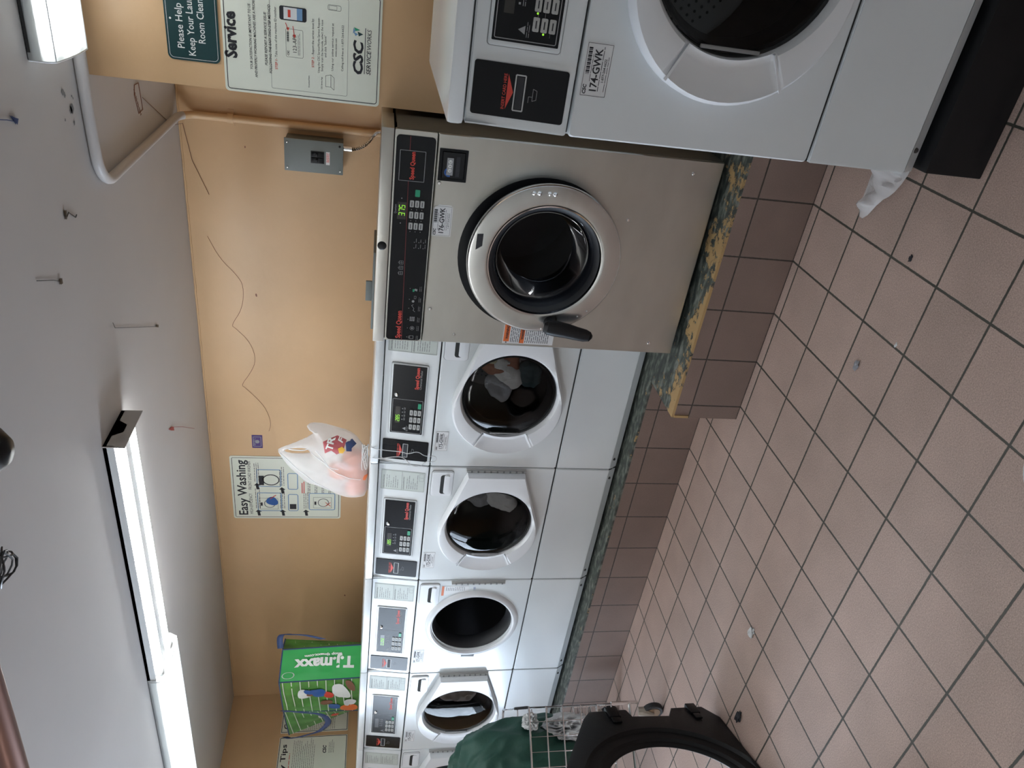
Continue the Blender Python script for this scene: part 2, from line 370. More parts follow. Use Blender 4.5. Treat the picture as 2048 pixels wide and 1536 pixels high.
def inflate(mb, outer, holes, y0, depth, fall, res, wr=.0, wf=14, seed=0, fn=None):
    polys = [outer] + holes
    def yy(x, z):
        d = min(pdist(x, z, q) for q in polys); k = min(1, d / fall); b = depth * math.sqrt(max(0, 1 - (1 - k) ** 2))
        nz = noise.noise(Vector((x * wf, z * wf * .6, seed))) + .5 * noise.noise(Vector((x * wf * 2.3, z * wf * 1.6, seed + 5)))
        rg = abs(noise.noise(Vector((x * wf * .8 + z * 3, z * wf * .35, seed + 9))))
        return b, (nz + rg) * wr * k
    pts = []; edges = []
    for q in polys:
        b = len(pts); pts += [Vector(a) for a in q]; edges += [(b + i, b + (i + 1) % len(q)) for i in range(len(q))]
    nb = len(pts); xs = [a[0] for a in outer]; zs = [a[1] for a in outer]; z = min(zs)
    while z < max(zs):
        x = min(xs)
        while x < max(xs):
            px, pz = x + random.uniform(-.2, .2) * res, z + random.uniform(-.2, .2) * res
            if inpoly(px, pz, outer) and not any(inpoly(px, pz, h) for h in holes) and min(pdist(px, pz, q) for q in polys) > res * .5: pts.append(Vector((px, pz)))
            x += res
        z += res
    vs_, _, fs, *_r = delaunay_2d_cdt(pts, edges, [], 0, 1e-6)
    tri = []
    for f in fs:
        cx = sum(vs_[i].x for i in f) / len(f); cz = sum(vs_[i].y for i in f) / len(f)
        if inpoly(cx, cz, outer) and not any(inpoly(cx, cz, h) for h in holes): tri.append(tuple(f))
    V = []; n = len(vs_)
    for sgn in (-1, 1):
        for a in vs_:
            b, q = yy(a.x, a.y); V.append((a.x, y0 + sgn * b + q, a.y))
    F = tri + [tuple(i + n for i in f)[::-1] for f in tri]
    if fn: V = [fn(*p) for p in V]
    mb.add(V, F, None, True)
    return lambda x, z: (lambda a: y0 - a[0] + a[1])(yy(x, z))

# ================================================================== THE ROOM
def at75(x, z, y):   # slide a point seen at depth .75 to another depth
    k = (y - CAM.y) / (.75 - CAM.y); return (CAM.x + (x - CAM.x) * k, y, CAM.z + (z - CAM.z) * k)
struct(MB().box(XL - .15, XR + .15, YF - .15, YB + .15, -.12, 0), 'floor', 'floor')
struct(MB().box(XL - .15, XR + .15, YF - .15, YB + .15, ZC, ZC + .12), 'ceiling', 'ceil')
struct(MB().box(XL - .15, XR + .15, YB, YB + .15, 0, ZC), 'wall_back', 'wall')
struct(MB().box(XR, XR + .15, YF - .15, YB, 0, ZC), 'wall_right', 'wall2')
struct(MB().box(XL - .15, XR, YF - .15, YF, 0, ZC), 'wall_front', 'wall2')
wl = MB(); wl.box(XL - .15, XL, DOOR_Y1, YB, 0, ZC); wl.box(XL - .15, XL, YF, DOOR_Y0, 0, ZC); wl.box(XL - .15, XL, DOOR_Y0, DOOR_Y1, DOOR_Z, ZC)
struct(wl, 'wall_left', 'wall')
struct(MB().box(.703, XR, .30, YB, 0, ZC), 'wall_chase', 'wall')
dr = MB()
for a, b in ((DOOR_Y0, DOOR_Y0 + .06), (DOOR_Y1 - .06, DOOR_Y1), (-1.08, -1.02)): dr.box(XL - .12, XL - .02, a, b, 0, DOOR_Z)
dr.box(XL - .12, XL - .02, DOOR_Y0, DOOR_Y1, DOOR_Z - .07, DOOR_Z); dr.box(XL - .12, XL - .02, DOOR_Y0, DOOR_Y1, 0, .1)
dd = struct(dr, 'door_1', 'fixg')  # unseen glazed doorway, invented as the source of the daylight
struct(MB().box(XL - .075, XL - .069, DOOR_Y0 + .05, DOOR_Y1 - .05, .09, DOOR_Z - .06), 'door_glass', 'glassw', dd)
# rough paint edge where wall meets ceiling is part of the wall paint: a thin wavy bead
be = MB()
pts = [(.70 - i * .0435, YB - .002, ZC - .006 + .004 * noise.noise(Vector((i * .9, 0, 0)))) for i in range(101)]
be.tube(pts, [.004 + .003 * abs(noise.noise(Vector((i * .7, 3, 0)))) for i in range(101)], 5)
struct(be, 'trim_1', 'wall')
# plinths
pl = struct(MB().box(-.262, .862, 0, .30, 0, .262), 'trim_2', 'facebig'); pl.name = 'trim_2'
sp = MB(); sp.box(-.262, .862, .0, .30, .262, .2721); sp.box(-.262, .70, .30, YB, .0, .2721)
o = struct(sp, 'painted_top', 'peel', pl)
p2 = struct(MB().box(XL, -.262, .2642, .60, 0, .2585), 'trim_3', 'facebig')
struct(MB().box(XL, -.262, .2642, YB, .2585, .2685), 'painted_top', 'peel2', p2)
struct(MB().box(-.262, -.252, -.004, 0, .205, .262), 'mortar_patch', 'peel2', pl)

# ================================================================== CEILING LIGHTS
def fixture(x1, lens, label, y0=-.10, y1=.11, L=1.225, clutter=False):
    t = thing('ceiling_light', (x1 - L, 0, ZC), label, 'ceiling light', 'fluorescent fixtures in a row on the ceiling')
    b = MB(); b.box(0, L, y0 + .03, y1 - .03, -.035, 0); b.box(0, L, y0, y1, -.014, 0)
    b.slab([(y0 + .07, -.035), (y1 - .07, -.035), (y1 - .085, -.062), (y0 + .085, -.062)], 0, 1)
    v = [(q[1] * L if False else q[0], q[1], q[2]) for q in b.v]
    hs = MB(); hs.box(0, L, y0, y1, -.012, 0); hs.box(0, L, y0, y0 + .004, -.035, 0)
    ym = (y0 + y1) / 2
    hs.add([(0, ym - .045, -.012), (0, ym + .045, -.012), (0, ym + .022, -.042), (0, ym - .022, -.042), (L, ym - .045, -.012), (L, ym + .045, -.012), (L, ym + .022, -.042), (L, ym - .022, -.042)],
           [(0, 1, 2, 3), (4, 5, 6, 7), (0, 1, 5, 4), (1, 2, 6, 5), (2, 3, 7, 6), (3, 0, 4, 7)])
    hs.build('housing', 'fixt', t)
    if not lens:
        for x in (0, L - .003): MB().box(x, x + .003, y0 - .004, y1 + .004, -.07, 0).build('end_plate', 'fixg' if x else 'fixt', t)
    for y in (ym - .068, ym + .068):
        MB().tube([(.025, y, -.036), (L - .025, y, -.036)], .013, 12).build('fluorescent_tube', 'tubed' if lens else 'tube', t)
        for x in (.012, L - .012): MB().box(x - .009, x + .009, y - .015, y + .015, -.055, -.01, .003).build('lamp_holder', 'fixt', t)
    if lens:
        y0, y1 = y0 - .005, y1 + .04; zb = -.062; V = []; F = []
        prof = [(y0, -.004), (y0, -.045), (y0 + .012, zb)] + [(y0 + .012 + (y1 - y0 - .03) * k / 12, zb - .006 * math.sin(PI * k / 12)) for k in range(1, 12)] + [(y1 - .018, zb), (y1, -.03), (y1, -.004)]
        for x in (0, L):
            V += [(x, a, z) for a, z in prof]
        n = len(prof); F = [(i, i + 1, n + i + 1, n + i) for i in range(n - 1)] + [tuple(range(n)), tuple(range(n, 2 * n))]
        MB().add(V, F).build('diffuser', 'lens', t)
        r = MB()
        for x in (0, L): r.tube([(x, a, z) for a, z in prof], .0022, 5)
        r.tube([(0, y0 + .012, zb), (L, y0 + .012, zb)], .0018, 5); r.tube([(0, y1 - .018, zb), (L, y1 - .018, zb)], .0018, 5)
        r.build('diffuser_rim', 'fixt', t)
    if clutter:
        MB().box(.02, .5, y0 - .006, y0 - .0055, -.0135, -.006).build('grime', 'dark', t)  # thin dark line along the side of the fixture
    return t
fixture(-.385, False, 'open fluorescent fixture with two bare lit tubes and no cover, mid ceiling')
fixture(-1.615, True, 'fluorescent fixture with ribbed cover beyond the one with bare tubes')
fixture(-2.845, True, 'farthest covered fluorescent fixture, at the left end of the ceiling')['label'] = 'last covered fluorescent fixture toward the far left wall'
fixture(2.03, True, 'fluorescent fixture with clear ribbed cover beside the wall with the service sign', clutter=True)
for i_, x_ in enumerate((-.1, -1.6)): fixture(x_, False, ['fluorescent fixture behind the viewer, the one nearer the middle of the room', 'fluorescent fixture behind the viewer, the one nearer the glazed doorway'][i_], -2.75, -2.54)  # unseen pair, added to light the machines from the front
cn = MB(); path = [(1.35, .19, ZC - .018), (.9, .19, ZC - .018), (.62, .192, ZC - .018)]
for k in range(9):
    a = R(90 * k / 8); path.append((.50 - .11 * math.sin(a), .315 - .115 * math.cos(a), ZC - .018))
path += [(.388, .65, ZC - .018), (.385, YB - .10, ZC - .018)]
for k in range(1, 8):
    a = R(90 * k / 7); path.append((.385, YB - .10 + .08 * math.sin(a), ZC - .018 - .08 * (1 - math.cos(a))))
cd_ = thing('electrical_conduit', (.385, YB - .02, 1.3), 'painted electrical conduit bending along the ceiling and down the tan wall', 'conduit')
off = lambda x, y, z: (x - .385, y - YB + .02, z - 1.3)
cn.tube(path[:-4], .0165, 12); cn.build('ceiling_run', 'condc', cd_, off)
c2 = MB(); c2.tube(path[-5:] + [(.385, YB - .02, 1.9), (.385, YB - .02, 1.32)], .0165, 12); c2.build('wall_run', 'condw', cd_, off)
c3 = MB(); c3.tube([(.385, YB - .02, 2.07), (.385, YB - .02, 2.045)], .021, 12); c3.box(.35, .42, YB - .006, YB, 2.045, 2.07); c3.build('strap', 'condw', cd_, off)

# ================================================================== CEILING BITS
dm = MB(); dm.lathe([(.0, -.10), (.03, -.094), (.052, -.07), (.058, -.045), (.06, -.03), (.06, 0), (0, 0)], (.135, -.80, ZC), 32, 'Z')
single(dm, 'dome_camera', 'black', 'shiny black dome hanging from the ceiling at the edge of view', 'camera')
wr = MB(); pts = []
for k in range(90):
    a = k * .42; r = .035 + .012 * math.sin(k * .9); pts.append((-.03 + r * math.cos(a), -.98 + r * .8 * math.sin(a), 2.165 + .018 * math.sin(k * .37)))
pts = [(-.03, -.98, ZC)] + [(-.03, -.98, 2.22)] + pts
wr.tube(pts, .0022, 5); single(wr, 'wire_coil', 'wire', 'coil of dark wire dangling from the ceiling', 'wire')
pp = MB(); d0 = Vector((-.225, -1.195, 2.12)); d1 = Vector((-.405, -1.195, 2.12))
pp.tube([(.9, -1.10, 2.02 + .12), (-.225, -1.165, 2.14), (-.9, -1.20, 2.145), (-3.6, -1.35, 2.15)], .026, 14)
single(pp, 'ceiling_pipe', 'copper', 'dull copper pipe running under the ceiling at the edge of view', 'pipe')
def pinned(name, pts, r, m, label, blob=None, bm_=None):
    q = MB(); q.tube([(x, y, ZC - .002 - .001 * (i % 2)) for i, (x, y) in enumerate(pts)], r, 5)
    if blob: q.add([(x, y, ZC - .0025) for x, y in blob], [tuple(range(len(blob)))]); q.add([(x, y, ZC - .006) for x, y in blob], [tuple(range(len(blob)))])
    return single(q, name, m, label, 'scrap')
pinned('purple_streamer_scrap', [(.715, -.33), (.703, -.28), (.692, -.245)], .0012, 'navy', 'dark purple scrap of streamer stuck to the ceiling beside the light with a clear cover', [(.71, -.262), (.682, -.238), (.694, -.226), (.701, -.245)])
pinned('hook_scrap', [(.394, -.059), (.385, -.052), (.392, -.03), (.377, -.01), (.362, .012), (.368, .02)], .0016, 'wire', 'small bent black wire stub on the ceiling near the conduit bend', [(.408, -.062), (.384, -.066), (.383, -.058), (.407, -.052)])
pinned('teal_streamer_scrap', [(.304, -.302), (.286, -.26), (.262, -.205), (.243, -.172)], .0010, 'wire', 'teal tipped string scrap lying along the ceiling', [(.252, -.176), (.236, -.178), (.234, -.164), (.25, -.162)])
pinned('long_string_scrap', [(-.06, .16), (-.085, .17), (-.20, .39), (-.314, .612)], .0010, 'wire', 'thin straight dark string stuck on the ceiling halfway to the bare tubes', [(-.31, .60), (-.325, .625), (-.315, .63), (-.302, .605)])
pinned('red_tape_scrap', [(-.83, .63), (-.95, .80), (-1.104, .999)], .0010, 'redd', 'red scrap of tape with a thread, on the ceiling beside the bare-tube light', [(-.812, .59), (-.845, .625), (-.87, .66), (-.845, .655)])
th = MB(); th.tube([(.54, .788, ZC - .003), (.357, 1.151, ZC - .004), (.34, YB - .008, ZC - .02), (.18, YB - .004, 2.235), (.03, YB - .004, 2.175)], .0012, 5)
single(th, 'loose_thread', 'copper', 'long thin thread crossing from the ceiling down to the tan wall', 'thread')
ar = MB(); A = [(0.596, 0.717), (0.594, 0.767), (0.499, 0.782), (0.496, 0.729), (0.565, 0.703)]
for a, b in zip(A, A[1:] + A[:1]): ar.tube([(a[0], a[1], ZC - .001), (b[0], b[1], ZC - .001)], .0016, 4)
for i in range(9):
    x = .583 - i * .011; y_ = .705 + i * .0055; ar.tube([(x, y_ + .004 * (i % 2), ZC - .001), (x - .006, y_ + .007 - .006 * (i % 2), ZC - .001), (x - .009, y_, ZC - .001)], .0012, 4)
single(ar, 'pencil_marking', 'skin', 'brown pencilled outline drawn on the ceiling beside the conduit', 'marking')
ho = MB()
for x, y, r in ((.695, .078, .011), (.686, .086, .009), (.643, .122, .015), (.64, .112, .012), (.674, .135, .004), (.667, .142, .004), (.625, .062, .006), (.603, .122, .007)):
    ho.add([(x + r * math.cos(k * PI / 5) * random.uniform(.6, 1.1), y + r * math.sin(k * PI / 5) * random.uniform(.6, 1.1), ZC - .0012) for k in range(10)], [tuple(range(10))])
single(ho, 'chipped_holes', 'inkg', 'cluster of chipped screw holes in the ceiling between light and conduit', 'holes')
hr = MB(); hp = [(-.174, 2.198), (-.284, 2.15), (-.36, 2.08), (-.42, 2.046), (-.55, 2.06), (-.647, 2.120), (-.66, 2.10), (-.74, 2.03), (-.846, 2.005), (-.93, 2.04), (-1.006, 2.09), (-1.02, 2.07), (-1.12, 1.985), (-1.196, 1.954), (-1.26, 1.945), (-1.305, 1.958)]
for _ in range(2): hp = [hp[0]] + [q for i in range(len(hp) - 1) for q in ((.75 * hp[i][0] + .25 * hp[i + 1][0], .75 * hp[i][1] + .25 * hp[i + 1][1]), (.25 * hp[i][0] + .75 * hp[i + 1][0], .25 * hp[i][1] + .75 * hp[i + 1][1]))] + [hp[-1]]
hr.tube([(x, YB - .002, z) for x, z in hp], .0009, 4)
single(hr, 'wavy_string', 'skin', 'long wavy thread clinging to the tan wall above the washers', 'thread')
pt = MB(); pt.slab(rrect(-1.425, -1.335, 1.995, 2.052, .003), YB - .0015, YB - .0003)
pc = thing('purple_sticker', (-1.38, YB, 1.995), 'small purple rectangular sticker on the tan wall above the shopping bag', 'sticker')
pt.build('sticker_face', 'purple', pc, lambda x, y, z: (x + 1.38, y - YB, z - 1.995))
q = MB(); q.frame(-.033, .033, .008, .049, .003, -.002); q.disc(0, .028, .012, -.002); q.lines(-.028, .028, .045, 2, .006, .002, -.002); q.build('sticker_print', 'gprint', pc)

for x_, z_, s_, l_ in ((.262, 2.006, .008, 'tiny dark chip in the tan wall paint above the breaker box'), (-.47, 1.99, .012, 'small tan paint chip on the wall between the two wavy threads'), (-2.64, 1.52, .012, 'small dark scuff on the tan wall above the open washer')):
    q = MB(); q.add([(x_ + s_ * math.cos(k * PI / 4) * random.uniform(.4, 1), YB - .0012, z_ + s_ * .5 * math.sin(k * PI / 4) * random.uniform(.4, 1)) for k in range(8)], [tuple(range(8))]); single(q, 'paint_chip', 'skin', l_, 'chip')
# ================================================================== BREAKER BOX
bx = thing('breaker_box', (.208, YB, 1.578), 'grey metal circuit breaker box on the tan wall', 'breaker box')
bw, bh, bd = .135, .245, .098
MB().box(0, bw, -bd + .01, 0, 0, bh, .002).build('enclosure', 'breaker', bx)
MB().box(-.004, bw + .004, -bd, -bd + .01, -.004, bh + .004, .002).build('cover', 'breaker', bx)
y = -bd - .001
MB().box(.040, .093, y - .001, y + .004, .078, .136).build('breaker_window', 'black', bx)
for x in (.044, .068):
    k = MB().box(x, x + .021, y - .006, y, .081, .133, .002).build('breaker_switch', 'blackm', bx)
    MB().box(x + .004, x + .017, y - .014, y - .005, .104, .114, .002).build('toggle', 'black', k)
lb = MB().box(.037, .094, y - .0005, y + .001, .054, .070).build('warning_label', 'sticker', bx)
q = MB(); q.lines(.048, .091, .067, 4, .0033, .0016, y - .0012); q.build('warning_print', 'red', lb)
for x, z, m in ((.012, .236, 'chrome'), (.122, .236, 'chrome'), (.012, .008, 'chrome'), (.122, .012, 'black')):
    MB().lathe([(0, -.004), (.004, -.003), (.005, 0)], (x, y, z), 12).build('screw', m, bx)
MB().lathe([(0, -.04), (.013, -.04), (.013, 0), (0, 0)], (.105, -.05, 0), 16, 'Z').build('cable_clamp', 'chrome', bx)
fx = MB(); P = [(.312, YB - .05, 1.56), (.312, YB - .05, 1.53), (.325, YB - .055, 1.495), (.352, YB - .06, 1.465), (.385, YB - .07, 1.445), (.41, YB - .09, 1.43), (.42, YB - .12, 1.405)]
for _ in range(3): P = [P[0]] + [tuple(.75 * a + .25 * b for a, b in zip(P[i], P[i + 1])) if j == 0 else tuple(.25 * a + .75 * b for a, b in zip(P[i], P[i + 1])) for i in range(len(P) - 1) for j in (0, 1)] + [P[-1]]
fx.tube(P, [.0085 if i % 2 else .0065 for i in range(len(P))], 8)
single(fx, 'flexible_conduit', 'chrome', 'armoured flexible cable curving from the breaker box down behind the steel washer', 'cable')

# ================================================================== SIGNS
def board(t, w, h, m='signw', d=.003, rad=.012):
    MB().slab(rrect(0, w, 0, h, rad), -d, 0).build('panel', m, t); return -d - .0006
# service sign on the chase
sg = thing('service_sign', (.702, .30, 1.428), 'cream plastic service notice with printed instructions and a logo at its foot', 'sign')
W_, H_ = .318, .465; y = board(sg, W_, H_)
q = MB(); q.frame(.008, W_ - .008, .008, H_ - .008, .0022, y, .008)
q.text('Service', .160, .427, .048, y, 'C', bold=.04, fit=.128)
for t_, z, f, b in (('YOUR SATISFACTION IS IMPORTANT TO US', .382, .18, .008), ('AND PROPERLY WORKING MACHINES ARE A PRIORITY', .369, .225, .008), ('PLEASE REPORT A SERVICE ISSUE', .338, .147, .012), ('FOLLOWING THE EASY TWO-STEP METHOD', .326, .19, .012)):
    q.text(t_, .160, z, .0105, y, 'C', bold=b, shear=.15, fit=f)
q.text('- Take note of the machine ID number', .108, .309, .010, y, fit=.143)
q.text('- Report the service issue by:', .128, .201, .0095, y, fit=.105)
for t_, z, f in (('Using the CSC ServiceWorks Service Request-', .184, .155), ('Simply scan the barcode, select the issue', .174, .145), ('and click "Submit"', .164, .062), ('Using our online service request at', .143, .134), ('www.cscsw.com', .133, .052), ('Calling toll free at 1-877-264-6622', .113, .13)):
    q.text(t_, .160, z, .0088, y, 'C', fit=f)
q.frame(.022, W_ - .022, .100, .328, .0007, y, .005); 
q.text('Download Here', .053, .2145, .0058, y, 'C', bold=.01, fit=.034); q.text('CSC Service App', .053, .176, .0058, y, 'C', bold=.01, fit=.036)
q.frame(.118, .196, .233, .283, .0008, y, .004); q.text('123-APP', .157, .252, .016, y, 'C', fit=.05); q.text('CSC', .122, .274, .0075, y, bold=.03); q.lines(.125, .19, .247, 2, .004, .0009, y)
for i in range(14): q.rect(.16 + i * .0021, .1608 + i * .0021 + .0006 * (i % 3), .274, .280, y)
q.text('CSC', .091, .055, .040, y, bold=.04, shear=.2, fit=.098)
q.rect(.094, .225, .0475, .0495, y); q.text('SERVICE', .093, .030, .0185, y, shear=.2, bold=.01, fit=.07); q.text('WORKS', .166, .030, .0185, y, shear=.2, fit=.056)
q.path([(.036, .140), (.072, .140), (.080, .150), (.044, .150)], .0009, y, True); q.path([(.044, .150), (.044, .166), (.076, .166), (.080, .150)], .0009, y)
q.path(rrect(.262, .276, .122, .160, .004), .0009, y, True); q.frame(.264, .274, .134, .156, .0006, y)
q.build('lettering', 'ink', sg)
q = MB(); q.text('STEP 1', .078, .309, .010, y, bold=.01, fit=.027); q.text('STEP 2', .096, .201, .0095, y, bold=.01, fit=.029)
q.line((.212, .283), (.196, .277), .002, y - .0004); q.line((.205, .262), (.178, .258), .002, y - .0004); q.poly([(.19, .276), (.2, .272), (.199, .281)], y - .0004); q.poly([(.172, .2575), (.182, .253), (.181, .263)], y - .0004)
q.build('red_print', 'red', sg)
ph = MB().slab(rrect(.219, .257, .222, .300, .006), y - .0005, y + .0003).build('phone_picture', 'ink', sg)
MB().rect(.222, .254, .234, .288, y - .001).build('phone_screen', 'sticker', ph); MB().rect(.222, .254, .234, .250, y - .0014).build('phone_screen_blue', 'lblue', ph); MB().rect(.228, .248, .268, .276, y - .0014).build('phone_screen_red', 'red', ph)
q = MB(); q.poly([(.200, .078), (.211, .084), (.206, .070)], y); q.poly([(.206, .086), (.214, .078), (.222, .084)], y); q.build('logo_blue_mark', 'lblue', sg)
q = MB(); q.poly([(.200, .068), (.213, .072), (.207, .055)], y - .0003); q.build('logo_dark_mark', 'signg', sg)
q = MB(); q.poly([(.214, .078), (.224, .083), (.218, .064)], y); q.build('logo_green_mark', 'green', sg)
# green sign
sg = thing('keep_clean_sign', (.775, .30, 1.903), 'dark green plaque with rounded corners and white lettering above the service notice', 'sign')
y = board(sg, .225, .148, 'signg', .004, .016)
q = MB(); q.frame(.006, .219, .006, .142, .0011, y, .012)
for t_, x, z, f in (('Please Help Us', .112, .099, .156), ('Keep Your Laundry', .112, .069, .192), ('Room Clean', .112, .039, .118)): q.text(t_, x, z, .028, y, 'C', bold=.006, fit=f)
q.disc(.112, .1325, .003, y); q.build('lettering', 'wprint', sg)
# washing instruction sign
sg = thing('washing_instruction_sign', (-1.955, YB, 1.558), 'cream illustrated washing instruction poster on the tan wall partly behind the plastic bag', 'sign')
W_, H_ = .472, .622; y = board(sg, W_, H_, rad=.014)
q = MB(); q.frame(.012, W_ - .012, .012, H_ - .012, .003, y, .008); q.text('Easy Washing', W_ / 2, .540, .072, y, 'C', bold=.02, fit=.415); q.text('HIGH-EFFICIENCY     FRONT LOAD WASHER', W_ / 2, .510, .026, y, 'C', fit=.40)
def washer_icon(q, x, z, w=.085, h=.105):
    q.frame(x, x + w, z, z + h, .0015, y - .0004); q.path([(x + w / 2 + w * .36 * math.cos(k * PI / 10), z + h * .45 + w * .36 * math.sin(k * PI / 10)) for k in range(20)], .0035, y - .0004, True); q.rect(x + w * .3, x + w * .6, z + h * .84, z + h * .95, y - .0004)
for x, z in ((.05, .475), (.255, .475), (.05, .335), (.225, .335), (.05, .20)):
    q.lines(x + .03, x + .19, z + .015, 3, .011, .0028, y); q.poly([(x - .028, z - .008), (x + .002, z - .004), (x + .002, z - .016), (x + .02, z + .006), (x + .002, z + .022), (x + .002, z + .012), (x - .028, z + .008)], y)
for i in range(4): q.lines(.20, .42, .19 - i * .04, 2, .009, .003, y)
washer_icon(q, .075, .365); washer_icon(q, .085, .055); q.rect(.075, .115, .26, .298, y - .0004); q.path([(.30 + .038 * math.cos(k * PI / 10), .40 + .045 * math.sin(k * PI / 10)) for k in range(20)], .006, y - .0004, True); q.rect(.26, .33, .44, .468, y - .0004)
q.build('lettering', 'ink', sg)
q = MB(); q.frame(.062, .20, .345, .480, .005, y, .008); q.frame(.25, .375, .345, .478, .005, y, .008); q.frame(.062, .19, .25, .305, .005, y, .01); q.frame(.23, .35, .25, .305, .005, y, .01); q.frame(.07, .20, .035, .185, .005, y, .01); q.build('blue_frames', 'lblue', sg)
q = MB(); q.poly(smoothpoly([(.10, .385), (.12, .435), (.155, .43), (.175, .40), (.16, .375), (.12, .36)]), y - .0009); q.build('garment_picture', 'blue', sg)
q = MB(); q.line((.155, .41), (.185, .375), .005, y - .0013); q.line((.20, .225), (.28, .225), .005, y); q.line((.20, .214), (.29, .214), .005, y); q.line((.10, .09), (.13, .06), .004, y - .0009); q.line((.13, .09), (.10, .06), .004, y - .0009); q.build('red_print', 'red', sg)
# posters on the left wall (face +X)
def poster(y0, wd, title, label, cs):
    t = thing('laundry_tips_poster', (XL, y0, 1.467), label, 'poster', 'framed posters on the left wall', rotz=R(90))
    H = .455; y = board(t, wd, H, 'signw', .004, .004); q = MB(); q.frame(.006, wd - .006, .006, H - .006, .004, y)
    q.text(title, wd / 2, H - .052, .046, y, 'C', bold=.02, fit=wd * .78)
    for a, b in ((.015, wd * .48), (wd * .52, wd - .015)): q.lines(a, b, H - .10, 22 if a < .1 else 12, .0125, .0022, y)
    if cs: q.text('CSC', wd - .13, .14, .03, y, bold=.04, shear=.2)
    q.lines(wd - .13, wd - .03, .12, 4, .01, .002, y); q.build('lettering', 'ink', t)
    r = MB(); r.lines(.02, wd * .3, H - .078, 1, .01, .004, y); r.lines(wd * .52, wd * .8, H - .078, 1, .01, .004, y); r.build('red_print', 'red', t)
poster(.44, .487, 'Laundry Tips', 'cream laundry tips poster on the left wall, its right edge beside the green bag', True)
poster(.958, .27, 'Common', 'narrow cream poster on the left wall, mostly hidden behind the green printed bag', False)

